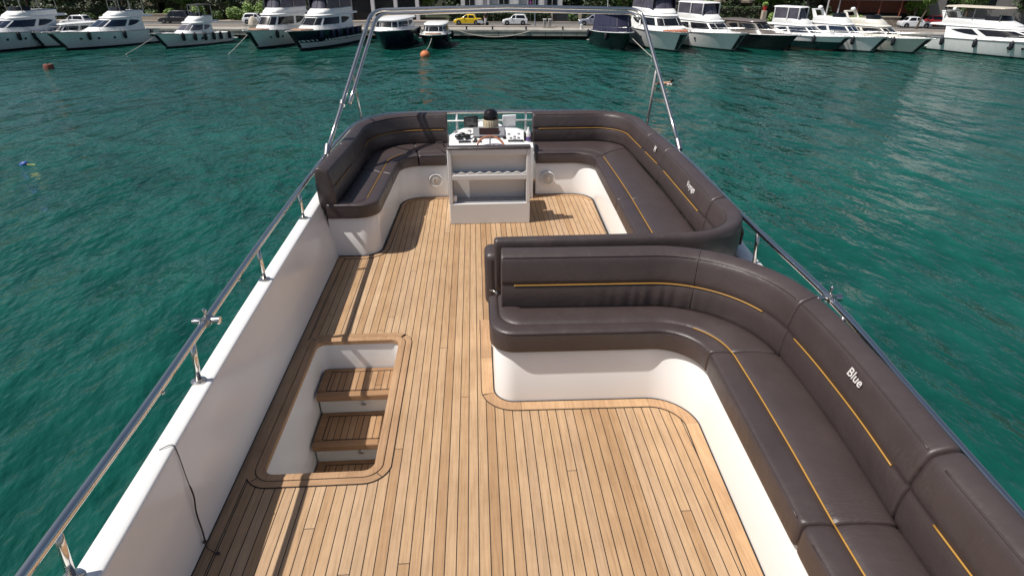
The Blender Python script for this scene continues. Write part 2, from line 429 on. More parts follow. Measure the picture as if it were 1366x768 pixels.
for i in range(len(QD) - 1):
    a, b = Vector((*QD[i], 0)), Vector((*QD[i + 1], 0)); d = (b - a).normalized(); nn = Vector((-d.y, d.x, 0)); l = (b - a).length
    mid = (a + b) / 2 + nn * .16; mb.obox((mid.x, mid.y, QZ - .48), d * (l / 2 - .03), nn * .10, (0, 0, .255))
mb.build('face_panel', M['concrete'], quay, bevel=.02)
for i in range(6, len(QD) - 1, 3):
    p = QD[i]; MB().lathe((p[0] + .1, p[1] + .6, WZ - 1), [(.28, 0), (.28, 1.9)], 10).build('pile', M['concrete_d'], quay, smooth='auto')
strip_prof(QD, [(4.2, QZ - .2), (4.2, QZ + .12), (5.6, QZ + .12), (5.6, QZ - .2)], 'pavement', M['paving'], None, 'structure')
strip_prof(QD, [(5.6, QZ - .2), (5.6, QZ + .01), (12.2, QZ + .01), (12.2, QZ - .2)], 'road', M['asphalt'], None, 'structure')
strip_prof(QD, [(12.2, QZ - .2), (12.2, QZ + .13), (15.2, QZ + .13), (15.2, QZ - .2)], 'far_pavement', M['paving'], None, 'structure')
strip_prof(QD, [(8.8, QZ), (8.8, QZ + .018), (8.95, QZ + .018), (8.95, QZ)], 'road_marking', M['stucco'], None, 'structure')
def quay_y(x):
    for a, b in zip(QL, QL[1:]):
        if a[0] <= x <= b[0]: return a[1] + (b[1] - a[1]) * (x - a[0]) / (b[0] - a[0])
    return 90
def quay_a(x):
    for a, b in zip(QL, QL[1:]):
        if a[0] <= x <= b[0]: return math.atan2(b[1] - a[1], b[0] - a[0])
    return 0

# ---------------------------------------------------------------- our yacht: deck, coamings, stairwell
yacht = thing('yacht', 'white flybridge of the motor yacht in the foreground with teak planked deck', 'boat')
HX0, HX1, HY0, HY1 = -1.365, -.675, 2.69, 4.165
hole = rrect(HX0, HX1, HY0, HY1, .08)
# deck sheet with the stair opening
bm = bmesh.new()
def loop(pts, z=0):
    vs = [bm.verts.new((x, y, z)) for x, y in pts]
    return [bm.edges.new((vs[i], vs[(i + 1) % len(vs)])) for i in range(len(vs))]
ed = loop([(-1.50, -1.6), (2.1, -1.6), (2.1, 8.35), (-1.545, 8.35), (-1.545, 5.7)]) + loop(hole)
bmesh.ops.triangle_fill(bm, use_beauty=True, edges=ed)
for f in bm.faces:
    if f.normal.z < 0: f.normal_flip()
me = bpy.data.meshes.new('deck'); bm.to_mesh(me); bm.free(); me.materials.append(M['teak'])
deck = bpy.data.objects.new('deck', me); C.objects.link(deck); deck.parent = yacht
# stair opening trims
def ring(a, b, z, name, m, parent, th=.003):
    mb = MB(); n = len(a)
    rings = [[(p[0], p[1], z - th), (q[0], q[1], z - th), (q[0], q[1], z), (p[0], p[1], z)] for p, q in zip(a, b)]
    rings.append(rings[0]); return mb.loft(rings, caps=False).build(name, m, parent)
def rr(d, r): return rrect(HX0 - d, HX1 + d, HY0 - d, HY1 + d, r)
ring(rr(0, .08), rr(.098, .165), .003, 'hatch_caulking', M['caulk'], deck, .001)
o1 = rr(.047, .12); o2 = rr(.092, .16)
# outer frame in mitred lengths
n4 = len(o1)
for k, (i0, i1) in enumerate(((4, 13), (13, 22), (22, 31), (31, 40))):
    idx = [i % n4 for i in range(i0, i1 + 1)]
    A = [Vector((*o1[i], 0)) for i in idx]; Bq = [Vector((*o2[i], 0)) for i in idx]
    def trim(L):
        L = list(L); d = (L[1] - L[0]).normalized(); L[0] = L[0] + d * .003; d = (L[-2] - L[-1]).normalized(); L[-1] = L[-1] + d * .003; return L
    A, Bq = trim(A), trim(Bq)
    MB().loft([[(p.x, p.y, .004), (q.x, q.y, .004), (q.x, q.y, .007), (p.x, p.y, .007)] for p, q in zip(A, Bq)]).build('hatch_frame', (M['trim'], M['trim_side'])[1 - k % 2] if False else (M['trim_side'] if k in (0, 2) else M['trim']), deck)
MB().loft((lambda a, b: (lambda r: r + [r[0]])([[(p[0], p[1], -.03), (q[0], q[1], .002), (q[0], q[1], .009), ((p[0] * .3 + q[0] * .7), (p[1] * .3 + q[1] * .7), .012), (p[0], p[1], .004)] for p, q in zip(a, b)]))(rr(-.012, .07), rr(.041, .115)), caps=False).build('hatch_lip', M['trim'], deck, smooth='auto')
# margin boards along the coaming
MB().box(-1.505, -1.44, -1.6, 5.75, .001, .004).build('margin_board', M['trim'], deck)
MB().box(-1.44, -1.4365, -1.6, 5.70, .001, .0035).build('margin_caulking', M['caulk'], deck)
MB().box(-1.525, -1.497, -1.6, 5.76, .0, .012).build('edge_caulking', M['caulk'], deck)
# stairwell
well = MB()
rings = []
for z, d, dl in ((-.012, 0.0, 0), (-.05, -.004, 0), (-.24, .0, .012), (-1.6, .0, .03)):
    ol = rrect(HX0 - d + dl, HX1 + d, HY0 - d, HY1 + d, .08); rings.append([(x, y, z) for x, y in ol])
well.loft(rings, caps=False).build('stairwell', M['gel'], yacht, smooth='auto', ang=50)
stairs = MB(); sx0, sx1 = -1.30, -.66
for z, yb, yf in ((-.27, 4.19, 3.88), (-.51, 3.88, 3.58), (-.75, 3.58, 3.28), (-.99, 3.28, 2.98)):
    stairs.box(sx0 - .04, sx1, yf - .0, yb + .02, z - .26, z - .045)
st = stairs.build('stair_riser', M['gel_warm'], yacht, bevel=.012)
for z, yb, yf in ((-.27, 4.15, 3.80), (-.51, 3.875, 3.50), (-.75, 3.575, 3.20), (-.99, 3.275, 2.90)):
    tr = MB().box(sx0 + .01, sx1, yf + .05, yb, z - .042, z - .002).build('stair_tread', M['tread'], yacht)
    MB().box(sx0 - .03, sx1, yf - .01, yf + .052, z - .06, z).build('nosing', M['nosing'], tr, bevel=.012)
    MB().box(sx0 - .03, sx0 + .035, yf + .055, yb, z - .045, z + .001).build('tread_border', M['nosing'], tr, bevel=.004)
    MB().box(sx0 + .037, sx1, yb - .04, yb + .001, z - .045, z + .001).build('back_border', M['nosing'], tr, bevel=.004)
    MB().box(sx0 + .036, sx0 + .042, yf + .06, yb - .04, z - .04, z + .0005).build('tread_caulking', M['caulk'], tr)
    MB().box(sx0 + .043, sx1, yb - .046, yb - .0405, z - .04, z + .0005).build('tread_caulking', M['caulk'], tr)
    MB().box(sx0 + .037, sx1, yf + .0525, yf + .0585, z - .04, z + .0005).build('tread_caulking', M['caulk'], tr)
    if z > -.8:
        g = MB(); g.lathe((-.98, yf + .083, z - .15), [(.016, 0), (.016, .012), (.008, .018), (.008, .03)], 12, ax=(0, -1, 0)); g.obox((-.98, yf + .055, z - .145), (.02, 0, 0), (0, .006, 0), (0, 0, .005))
        g.build('stair_light', M['steel_dull'], yacht, smooth='auto')
# left coaming (inner liner + cap + outer side) and the rest of the moulding round the flybridge
CAPL = [(-1.6, -1.46, -1.60), (0, -1.49, -1.62), (1.7, -1.53, -1.65), (2.4, -1.555, -1.665), (3.7, -1.585, -1.70), (5.2, -1.605, -1.72), (6.3, -1.61, -1.735), (7.4, -1.58, -1.71)]
inner = [(x, y) for y, x, _ in CAPL] + [(-1.50, 7.95), (-1.25, 8.30), (-.85, 8.44), (.1, 8.47), (1.0, 8.44), (1.6, 8.40), (1.98, 8.15), (2.14, 7.7), (2.21, 7.0), (2.235, 6.0), (2.20, 5.0), (2.13, 4.4), (2.10, 3.0), (2.03, 2.3), (1.955, 1.5), (1.89, .8), (1.77, -1.6)]
outer = [(x, y) for y, _, x in CAPL] + [(-1.62, 8.05), (-1.33, 8.43), (-.88, 8.58), (.1, 8.62), (1.02, 8.59), (1.68, 8.54), (2.09, 8.25), (2.28, 7.75), (2.36, 7.0), (2.39, 6.0), (2.36, 5.0), (2.285, 4.4), (2.25, 3.0), (2.17, 2.3), (2.09, 1.5), (2.02, .8), (1.91, -1.6)]
def crom(pts, k=6):
    out = []
    for i in range(len(pts) - 1):
        p = [pts[max(0, i - 1)], pts[i], pts[i + 1], pts[min(len(pts) - 1, i + 2)]]
        for j in range(k):
            t = j / k
            out.append(tuple(.5 * (2 * p[1][a] + (p[2][a] - p[0][a]) * t + (2 * p[0][a] - 5 * p[1][a] + 4 * p[2][a] - p[3][a]) * t * t + (3 * p[1][a] - p[0][a] - 3 * p[2][a] + p[3][a]) * t ** 3) for a in range(len(pts[0]))))
    return out + [pts[-1]]
inn, out_ = crom(inner), crom(outer)
rings = []
for i, (p, q) in enumerate(zip(inn, out_)):
    v = Vector((q[0] - p[0], q[1] - p[1])); e = v.normalized()
    left = max(0, min(1, (6.6 - p[1]) / 1.0)) if p[0] < -.5 else 0
    # liner foot: on the left it comes in to the deck edge
    k = Vector((-1.497 if p[1] < 5.8 else -1.53, p[1])) if left else Vector(p) - e * .0
    def pt(a, z): return (a[0], a[1], z)
    P_, Q_ = Vector(p), Vector(q)
    rings.append([pt(k, -.04), pt(k + e * .004, .02), pt(P_ - e * .001, .578), pt(P_ + e * .002, .591), pt(P_ + e * .011, .6), pt(Q_ - e * .012, .6), pt(Q_ - e * .003, .592), pt(Q_, .575), pt(Q_ + e * .06, .1), pt(Q_ + e * .03, -.45), pt(Q_ - e * .3, -.75)])
MB().loft(rings, caps=False, closed=False).build('coaming', M['gel'], yacht, smooth='auto', ang=60)
# main hull below the flybridge
rings = []
for s in range(0, 25):
    t = s / 24; y = -7 + t * 24.5
    hb = 2.75 * (1 - max(0, (t - .45) / .55) ** 2.2) + .02
    xc = .3; sh = -2.0 + .9 * t
    rings.append([(xc - hb, y, sh), (xc - hb * .93, y, -4.2), (xc - hb * .7, y, WZ - .4), (xc + hb * .7, y, WZ - .4), (xc + hb * .93, y, -4.2), (xc + hb, y, sh)])
MB().loft(rings).build('hull', M['boat_white'], yacht, smooth='auto')
MB().box(-1.55, 2.15, -6.0, 8.2, -2.6, -1.75).build('saloon', M['boat_white'], yacht, bevel=.2)

# ---------------------------------------------------------------- sofas
BZ0, BZ1 = .455, .97
def back_prof(h=1.0, rip=0.0):
    pr = [(.03, .555), (.004, .562), (-.002 + rip, .60), (-.002 + rip, .70), (.010, .741), (.018, .756), (.007, .772), (.010, .80), (.030, .880), (.040, .914), (.052, .932), (.070, .944), (.125, .964), (.150, .966), (.172, .950), (.182, .92), (.186, .80), (.180, .58), (.165, .50)]
    return [(u, BZ0 + (z - BZ0) * h) for u, z in pr]
def cushion(rings, name, m, parent, shrink=.016, sub=1):
    def sh(r, nxt, d):
        c = sum((Vector(p) for p in r), Vector()) / len(r); ax = (Vector(nxt[0]) - Vector(r[0]))
        out = []
        for p in r:
            v = c - Vector(p); l = v.length or 1
            out.append(Vector(p) + v * min(1, d / l))
        return out
    R2 = [sh(rings[0], rings[1], shrink)]
    def lerp(a, b, t): return [Vector(p) * (1 - t) + Vector(q) * t for p, q in zip(a, b)]
    k = shrink * .7 / max(1e-6, (Vector(rings[1][0]) - Vector(rings[0][0])).length)
    R2.append(lerp(rings[0], rings[1], min(.5, k))); R2 += rings[1:-1]
    k = shrink * .7 / max(1e-6, (Vector(rings[-2][0]) - Vector(rings[-1][0])).length)
    R2.append(lerp(rings[-1], rings[-2], min(.5, k))); R2.append(sh(rings[-1], rings[-2], shrink))
    return MB().loft(R2).build(name, m, parent, smooth=True, sub=sub)
def backrest(parent, path, cuts, pipes, ripple=None, name='back_cushion', h=1.0):
    ns = normals(path); objs = []
    idx = [0] + [near(path, c) for c in cuts] + [len(path) - 1]
    for si, (a, b) in enumerate(zip(idx, idx[1:])):
        rings = []
        for i in range(a, b + 1):
            p, n = path[i], ns[i]
            rip = ripple(p, i) if ripple else 0
            rings.append([(p[0] + n[0] * u, p[1] + n[1] * u, z) for u, z in back_prof(h, rip)])
        # small gap between neighbouring cushions
        o = cushion(rings, name, M['vinyl'], parent); objs.append(o)
        zt = BZ0 + (.934 - BZ0) * h
        MB().tube([(path[i][0] + ns[i][0] * .052, path[i][1] + ns[i][1] * .052, zt) for i in range(a + 1, b)], .0042, 6).build('seam', M['vinyl'], o, smooth=True)
        if pipes and pipes[si]:
            t0, t1 = pipes[si]; i0 = a + int((b - a) * t0); i1 = a + int((b - a) * t1)
            z = BZ0 + (.752 - BZ0) * h
            MB().tube([(path[i][0] + ns[i][0] * .009, path[i][1] + ns[i][1] * .009, z) for i in range(i0, i1 + 1)], .0044, 8).build('piping', M['piping'], o, smooth=True)
    return objs
SP = [(.004, .43), (-.010, .436), (-.015, .455), (-.013, .545), (-.008, .565), (.006, .577), (.03, .581), (.09, .586), (.128, .584), (.142, .573), (.152, .573), (.166, .587), (.24, .595), (.34, .596), (.99, .586), (1.02, .565), (1.02, .43)]
def seat(parent, F, S, cuts, pipes, name='seat_cushion', pipe_d=.147, dz=0):
    objs = []; idx = [0] + [near(S, c) if not isinstance(c, int) else c for c in cuts] + [len(S) - 1]
    def ringat(i):
        f, s_ = Vector((*F[i], 0)), Vector((*S[i], 0)); d = s_ - f; L = d.length; e = d.normalized(); out = []
        for u, z in SP:
            t = u if u < .40 else None
            if t is None: q = s_ + e * (.02 if u > 1 else -.02)
            else: q = f + e * (u * min(1, L / .46))
            out.append((q.x, q.y, z + dz if z > .44 else z))
        return out
    for si, (a, b) in enumerate(zip(idx, idx[1:])):
        rings = [ringat(i) for i in range(a, b + 1)]
        o = cushion(rings, name, M['vinyl'], parent); objs.append(o)
        MB().tube([Vector(r[4]) + Vector((0, 0, .004)) for r in rings[1:-1]], .0038, 6).build('seam', M['vinyl'], o, smooth=True)
        if pipes and pipes[si]:
            t0, t1 = pipes[si]; i0 = a + int((b - a) * t0); i1 = a + int(round((b - a) * t1)); pts = []
            for i in range(i0, i1 + 1):
                f, s_ = Vector((*F[i], 0)), Vector((*S[i], 0)); d = s_ - f
                q = f + d.normalized() * pipe_d * min(1, d.length / .46); pts.append((q.x, q.y, .5785 + dz))
            MB().tube(pts, .0044, 8).build('piping', M['piping'], o, smooth=True)
    return objs
def plinth(parent, F, back, name='base', m=None):
    ins = offset(F, .035); mb = MB()
    rings = [[(p[0], p[1], .0), (p[0], p[1], .40), (q[0], q[1], .425), (b[0], b[1], .425), (b[0], b[1], .0)] for p, q, b in zip(offset(F, .022), ins, back)]
    return mb.loft(rings).build(name, m or M['gel'], parent, smooth='auto', ang=50)
def base_trim(F, parent, splits=()):
    cut = [0] + list(splits) + [len(F) - 1]
    ribbon(F, .03, .012, .0075, 'base_caulking', M['caulk'], parent, .004)
    ribbon(F, .02, -.0765, .0035, 'trim_caulking', M['caulk'], parent, .002)
    for k, (a, b) in enumerate(zip(cut, cut[1:])):
        seg = F[a:b + 1]
        p0, p1 = Vector(seg[0]), Vector(seg[1]); seg = [tuple(p0 + (p1 - p0).normalized() * .003)] + seg[1:]
        ribbon(seg, .015, -.071, .0065, 'trim_board', M['trim_pale'] if k % 2 else M['trim'], parent, .003)
# --- sofa by the camera (right, aft)
sofaA = thing('corner_sofa', 'large dark brown sofa curving along the right side, white plinth, nearest the camera', 'sofa', (1.2, 3.2, 0))
def loc(o):                       # parts are modelled in world space; keep them there under a moved thing
    for ch in o.children: ch.matrix_parent_inverse = Matrix.Translation(-o.location)
SA = joinN(line((.135, 3.60), (.24, 3.595), 8), line((.24, 3.595), (1.16, 3.575), 40), arc((1.16, 2.905), .67, 90, 2, 44), [p for p in crom([(1.83, 2.93), (1.833, 2.60), (1.808, 2.13), (1.755, 1.66)], 14)][:41] , line((1.755, 1.66), (1.56, -1.3), 60))
A = backrest(sofaA, [p for p in SA], [(1.838, 2.93), (1.755, 1.66)], [(.08, .90), (.13, .90), (.06, .9)], h=1.06,
             ripple=lambda p, i: (-.006 * (1 + math.sin(i * 1.75 + math.sin(i * .7))) * max(0, 1 - abs(p[0] - 1.22) / .55) if p[1] > 3.2 else 0))
FA = joinN(line((.055, 3.80), (.055, 3.46), 10), arc((.225, 3.45), .17, 180, 270, 12), line((.225, 3.28), (1.13, 3.265), 30), arc((1.13, 2.975), .29, 90, 3, 24), line((1.42, 2.99), (1.36, 1.69), 30), line((1.36, 1.69), (1.27, -1.3), 30))
BOW = crom([(1.83, 2.93), (1.833, 2.60), (1.808, 2.13), (1.755, 1.66)], 10)
SAs = joinN(line((.26, 3.80), (.26, 3.72), 10), line((.26, 3.72), (.28, 3.61), 12), line((.28, 3.61), (1.16, 3.585), 30), arc((1.16, 2.915), .67, 90, 2, 24), [(p[0] + .012, p[1]) for p in BOW], line((1.767, 1.66), (1.572, -1.3), 30))
ia = 10 + 12 + 30 + 24; ib = ia + 30
seat(sofaA, FA, SAs, [ia, ib], [(.83, .995), (0.0, 1), (0.0, 1)], dz=.014)
MB().tube([(.205, 3.60, .593), (.202, 3.47, .593)], .0044, 8).build('piping', M['piping'], A[0], smooth=True)
plinth(sofaA, FA, joinN(line((.9, 3.8), (.9, 3.8), 10), line((.9, 3.8), (.9, 3.8), 12), line((.9, 3.8), (1.5, 3.8), 30), line((1.5, 3.8), (2.0, 3.2), 24), line((2.0, 3.2), (2.05, 1.66), 30), line((2.05, 1.66), (2.0, -1.3), 30)))
_i = near(SA, (1.45, 3.5)); _n = normals(SA)[_i]
MB().tube([(SA[_i][0] + _n[0] * (u - .001), SA[_i][1] + _n[1] * (u - .001), z) for u, z in back_prof(1.06)[2:14]], .004, 6).build('seam', M['vinyl'], A[0], smooth=True)
base_trim(join(line((.055, 4.42), (.055, 3.85), 4), FA), deck, (4, 17, 28, 58, 80))
mbk = MB(); mbk.tube([(.12, 3.80, .60), (.09, 3.83, .612), (.06, 3.86, .605)], .006, 8); mbk.build('hook', M['steel'], sofaA, smooth=True)
loc(sofaA)
# --- front right sofa
sofaB = thing('corner_sofa', 'dark brown sofa in the far right corner with embroidered backrests', 'sofa', (1.6, 6.5, 0))
SB = joinN(line((.77, 8.20), (1.60, 8.20), 30), arc((1.60, 7.80), .40, 90, 0, 24), line((2.0, 7.80), (2.02, 6.36), 40), line((2.02, 6.36), (1.975, 4.78), 40), arc((1.575, 4.56), .40, 0, -86, 40, .43), line((1.60, 4.13), (1.1, 4.125), 16), line((1.1, 4.125), (.10, 4.12), 30))
bB = backrest(sofaB, SB, [(2.01, 7.05), (2.02, 6.36), (1.975, 4.78)], [(.05, .97), (.12, .88), (.12, .88), None])
FB = joinN(line((.77, 7.63), (1.24, 7.625), 24), arc((1.24, 7.365), .26, 90, 0, 20), line((1.50, 7.365), (1.455, 5.82), 30), line((1.455, 5.82), (1.405, 4.3), 30))
SBs = joinN(line((.77, 8.20), (1.60, 8.20), 24), arc((1.60, 7.80), .40, 90, 0, 20), line((2.0, 7.80), (2.005, 5.82), 30), line((2.005, 5.82), (1.96, 4.3), 30))
seat(sofaB, FB, SBs, [44, 74], [None, (0.05, 1), (0, 1)])
plinth(sofaB, FB, joinN(line((.77, 8.3), (1.9, 8.3), 24), line((1.9, 8.3), (2.1, 8.1), 20), line((2.1, 8.1), (2.1, 5.8), 30), line((2.1, 5.8), (2.1, 4.3), 30)), m=M['gel'])
ribbon(FB, .03, -.004, .006, 'base_caulking', M['caulk'], deck, .004)
ribbon(FB[:44], -.006, -.055, .0045, 'trim_board', M['trim'], deck, .002)
MB().box(.10, 1.9, 3.955, 4.09, .40, .54).build('arm_panel', M['vinyl'], sofaB, bevel=.02)
MB().box(.03, .16, 3.97, 4.20, .40, .84).build('arm_end', M['vinyl'], sofaB, bevel=.05, seg=4)
MB().box(.07, 1.9, 3.97, 4.42, 0, .41).build('arm_base', M['gel'], sofaB, bevel=.02)
MB().tube([(2.115, 4.37, .88), (2.142, 4.35, .80), (2.135, 4.35, .70)], .014, 8).build('strap', M['vinyl'], sofaB, smooth=True)
# --- front left sofa
sofaC = thing('corner_sofa', 'dark brown curved sofa in the far left corner crossed by rail shadows', 'sofa', (-1.2, 7, 0))
SC = joinN(line((-1.445, 5.80), (-1.395, 6.75), 26), line((-1.395, 6.75), (-1.385, 7.58), 20), arc((-.765, 7.58), .62, 180, 90, 40), line((-.765, 8.20), (-.40, 8.20), 16))
backrest(sofaC, SC, [(-1.395, 6.75)], [(.12, .80), (.20, .98)])
FC = joinN(line((-1.56, 5.80), (-1.25, 5.795), 8), arc((-1.25, 6.0), .205, 270, 360, 14), line((-1.045, 6.0), (-1.0, 7.32), 30), arc((-.72, 7.32), .28, 180, 90, 20), line((-.72, 7.60), (-.40, 7.61), 10))
SCs = joinN(line((-1.56, 5.86), (-1.44, 5.92), 8), line((-1.44, 5.92), (-1.435, 6.02), 14), line((-1.435, 6.02), (-1.385, 7.58), 30), arc((-.765, 7.58), .62, 180, 90, 20), line((-.765, 8.20), (-.40, 8.20), 10))
seat(sofaC, FC, SCs, [41, 70], [(.55, 1), (.0, .75), None])
plinth(sofaC, FC, joinN(line((-1.52, 5.9), (-1.52, 5.95), 8), line((-1.52, 5.95), (-1.53, 6.1), 14), line((-1.53, 6.1), (-1.53, 7.5), 30), line((-1.53, 7.5), (-1.2, 8.3), 20), line((-1.2, 8.3), (-.4, 8.3), 10)), m=M['gel'])
ribbon(join([(-1.53, 5.80)], FC), .03, -.004, .006, 'base_caulking', M['caulk'], deck, .004)
ribbon(join([(-1.53, 5.80)], FC), -.004, -.062, .0035, 'trim_caulking', M['caulk'], deck, .002)
ribbon(join([(-1.53, 5.80)], FC), -.008, -.055, .0055, 'trim_board', M['trim'], deck, .003)
loc(sofaC)
# embroidered words
def word(txt, cushion_o, pos, along, up, size, shear=.25):
    cu = bpy.data.curves.new('lettering', 'FONT'); cu.body = txt; cu.size = size; cu.shear = shear; cu.extrude = .0008; cu.offset = size * .008
    cu.align_x = 'CENTER'; cu.align_y = 'CENTER'
    t = bpy.data.objects.new('tmp', cu); C.objects.link(t); dg = bpy.context.evaluated_depsgraph_get()
    me = bpy.data.meshes.new_from_object(t.evaluated_get(dg)); bpy.data.objects.remove(t)
    a = Vector(along).normalized(); u = Vector(up); u = (u - a * u.dot(a)).normalized(); n = a.cross(u)
    mt = Matrix((a, u, n)).transposed().to_4x4(); mt.translation = Vector(pos); me.transform(mt)
    me.materials.clear(); me.materials.append(M['thread'])
    o = bpy.data.objects.new('lettering', me); C.objects.link(o); o.parent = cushion_o
    return o
upv = (.16, 0, 1)
word('Blue', A[1], (1.838, 2.275, .915), (-.06, -1, 0), upv, .072)
word('Voyage', bB[2], (2.013, 5.30, .872), (-.025, -1, 0), upv, .080)
word('M', bB[1], (2.030, 6.62, .880), (.0, -1, 0), upv, .095)
loc(sofaB)

# ---------------------------------------------------------------- helm seat cabinet, helm console and what stands on it
hs = thing('helm_cabinet', 'grey white cabinet with two open shelves facing the camera amid the front sofas', 'cabinet', (.13, 6.64, 0))
x0, x1, y0, y1 = -.345, .605, 0, .34
X0, X1 = x0 - .13, x1 - .13
mb = MB()
mb.box(X0, X1, .0, .33, .0, .255); mb.box(X0, X0 + .045, 0, .10, .255, .90); mb.box(X1 - .045, X1, 0, .10, .255, .90); mb.box(X0 + .001, X0 + .044, .10, .33, .255, .56); mb.box(X1 - .044, X1 - .001, .10, .33, .255, .56)
mb.box(X0 + .045, X1 - .045, 0, .16, .54, .605); mb.box(X0 + .045, X1 - .045, 0, .10, .83, .90)
mb.box(X0 + .045, X1 - .045, .20, .33, .255, .54); mb.box(X0 + .045, X1 - .045, .10, .16, .605, .83)
mb.build('cabinet', M['gel_grey'], hs, bevel=.008)
def lip(z, n, amp):
    mb = MB(); xs = [X0 + .047 + (X1 - X0 - .094) * i / 80 for i in range(81)]
    mb.loft([[(x, .006, z), (x, .024, z), (x, .024, z + .022 + amp * math.cos(i / 80 * 2 * math.pi * n)), (x, .006, z + .022 + amp * math.cos(i / 80 * 2 * math.pi * n))] for i, x in enumerate(xs)])
    return mb.build('shelf_lip', M['gel_grey'], hs)
lip(.603, 8, .010)
for z, ya, yb in ((.606, .03, .098), (.256, .03, .195)):
    MB().box(X0 + .05, X1 - .05, ya, yb, z, z + .012).build('shelf_pad', mat('grey_shelf_pad', (.30, .315, .34), .6), hs, bevel=.004)
MB().box(X0 - .004, X1 + .004, -.012, .10, .901, .928).build('top_pad', M['vinyl'], hs, bevel=.014)
MB().box(X0 + .02, X1 - .02, .335, .72, 0, .40).build('seat_box', M['gel'], hs, bevel=.03)
MB().box(X0 + .02, X1 - .02, .36, .72, .405, .50).build('seat_cushion', M['vinyl'], hs, bevel=.035, seg=3)
cup = MB().lathe((.0 - .28 + .0, 6.70, .262), [(.022, 0), (.027, .05), (.024, .075), (.012, .08)], 14).build('cup', M['white_pl'], smooth='auto')
tag(cup, 'small white cup on the lower shelf of the grey cabinet', 'cup')
hc = thing('helm_console', 'white helm dashboard with steering wheel between the two front sofas', 'helm', (.16, 7.9, 0))
def P2(x, y, z): return (x - .16, y - 7.9, z)
mb = MB(); rings = []
for t in range(13):
    x = -.36 + 1.08 * t / 12; e = abs(t / 6 - 1); k = 1 - e ** 6 * .5; fy = 8.12 - .16 * e ** 2.5
    rings.append([P2(x, 7.50, 0), P2(x, 7.47 + .03 * e ** 4, .60 * k + .09), P2(x, 7.52, .695 * (1 - .03 * e ** 4)), P2(x, 7.62, .715 - .02 * e ** 6), P2(x, fy - .12, .815 - .05 * e ** 6), P2(x, fy, .815 - .07 * e ** 5), P2(x, fy + .07, .76 - .1 * e ** 4), P2(x, fy + .1, 0)])
mb.loft(rings).build('console_body', M['gel'], hc, smooth='auto', ang=40)
sl_ = Vector((0, .38, .1)).normalized(); nn_ = Vector((0, -.1, .38)).normalized()
def dash(x, y): return Vector(P2(x, y, .715 + (y - 7.62) * .263))
def plate(x, y, wx, wy, th, m, name, bev=.006):
    c = dash(x, y) + nn_ * (th / 2 + .001); return MB().obox(c, (wx / 2, 0, 0), sl_ * wy / 2, nn_ * th / 2).build(name, m, hc, bevel=bev)
plate(.16, 7.86, .42, .24, .035, M['grey_pl'], 'instrument_pod', .012)
c = dash(.16, 7.80) + nn_ * .045
MB().obox(c, (.13, 0, 0), sl_ * .07 + nn_ * .03, nn_ * .006).build('display', M['screen'], hc, bevel=.003)
plate(-.17, 7.83, .17, .2, .012, M['gel_grey'], 'side_panel')
for x, y, wx in ((-.16, 7.65, .16), (.0, 7.65, .12), (.50, 7.655, .20)):
    plate(x, y, wx, .03, .016, M['black'], 'switch_row', .003)
for x, y in ((.44, 7.73), (.49, 7.76), (.54, 7.73), (.49, 7.70), (.42, 7.83), (.55, 7.83)):
    MB().lathe(dash(x, y), [(.02, 0), (.02, .012), (.012, .016)], 14, ax=nn_).build('gauge', M['grey_pl'], hc, smooth='auto')
g = MB()
for x, y, r in ((-.24, 7.74, .05), (-.19, 7.78, .045), (-.13, 7.74, .045)): g.ellipsoid(dash(x, y) + nn_ * .035, r, r * .8, .03, 12, 8)
g.tube([dash(-.24, 7.74), dash(-.20, 7.70) + nn_ * .06, dash(-.10, 7.74) + nn_ * .05, dash(-.05, 7.80) + nn_ * .03], .009)
g.build('throttle_levers', M['black'], hc, smooth=True)
for x, y, m_, r_ in ((-.02, 7.70, 'black', .022), (.36, 7.73, 'black', .024), (.36, 7.79, 'steel', .018), (-.28, 7.90, 'grey_pl', .03), (-.10, 7.92, 'grey_pl', .03)):
    MB().lathe(dash(x, y), [(r_, 0), (r_, .01), (r_ * .8, .016), (r_ * .5, .017)], 14, ax=nn_).build('gauge', M[m_], hc, smooth='auto')
for x in (-.215, -.185, -.155, -.125, -.025, .005, .035, .43, .46, .49, .52, .55):
    MB().obox(dash(x, 7.652) + nn_ * .02, (.008, 0, 0), sl_ * .008, nn_ * .005).build('switch', M['grey_pl'], hc)
# steering wheel
wc = Vector(P2(.165, 7.47, .665)); wn_ = Vector((0, -.80, .60)).normalized(); wx_ = Vector((1, 0, 0)); wy_ = wn_.cross(wx_)
pts = [wc + (wx_ * math.cos(2 * math.pi * k / 40) + wy_ * math.sin(2 * math.pi * k / 40)) * .185 for k in range(40)]
wh = MB().tube(pts, .015, 10, closed=True).build('steering_wheel', M['wheelwood'], hc, smooth=True)
g = MB()
for a in (90, 210, 330): g.tube([wc - wn_ * .02, wc + (wx_ * math.cos(R(a)) + wy_ * math.sin(R(a))) * .18], .010, 8)
g.lathe(wc - wn_ * .07, [(.045, 0), (.045, .06), (.03, .075)], 16, ax=wn_)
g.build('wheel_spokes', M['steel'], wh, smooth='auto')
for x in (.62, .71):
    MB().box(*[x - .16 - .012, x - .16 + .012], 7.66 - 7.9, 7.74 - 7.9, .70, .83).build('holder_arm', M['black'], hc, bevel=.006)
b = MB().lathe((.667, 7.69, .71), [(.038, 0), (.04, .01), (.04, .10), (.036, .12), (.014, .16), (.012, .185)], 18).build('bottle', M['white_pl'], smooth='auto')
tag(b, 'white bottle with a purple label in a black holder on the dashboard', 'bottle')
MB().lathe((.667, 7.69, .725), [(.041, 0), (.041, .055)], 18, cap=False).build('bottle_label', M['purple'], b, smooth=True)
cp = MB().lathe((.19, 8.04, .80), [(.098, 0), (.100, .02), (.100, .125), (.096, .13)], 28).build('dome_lamp', M['beige_pl'], smooth='auto')
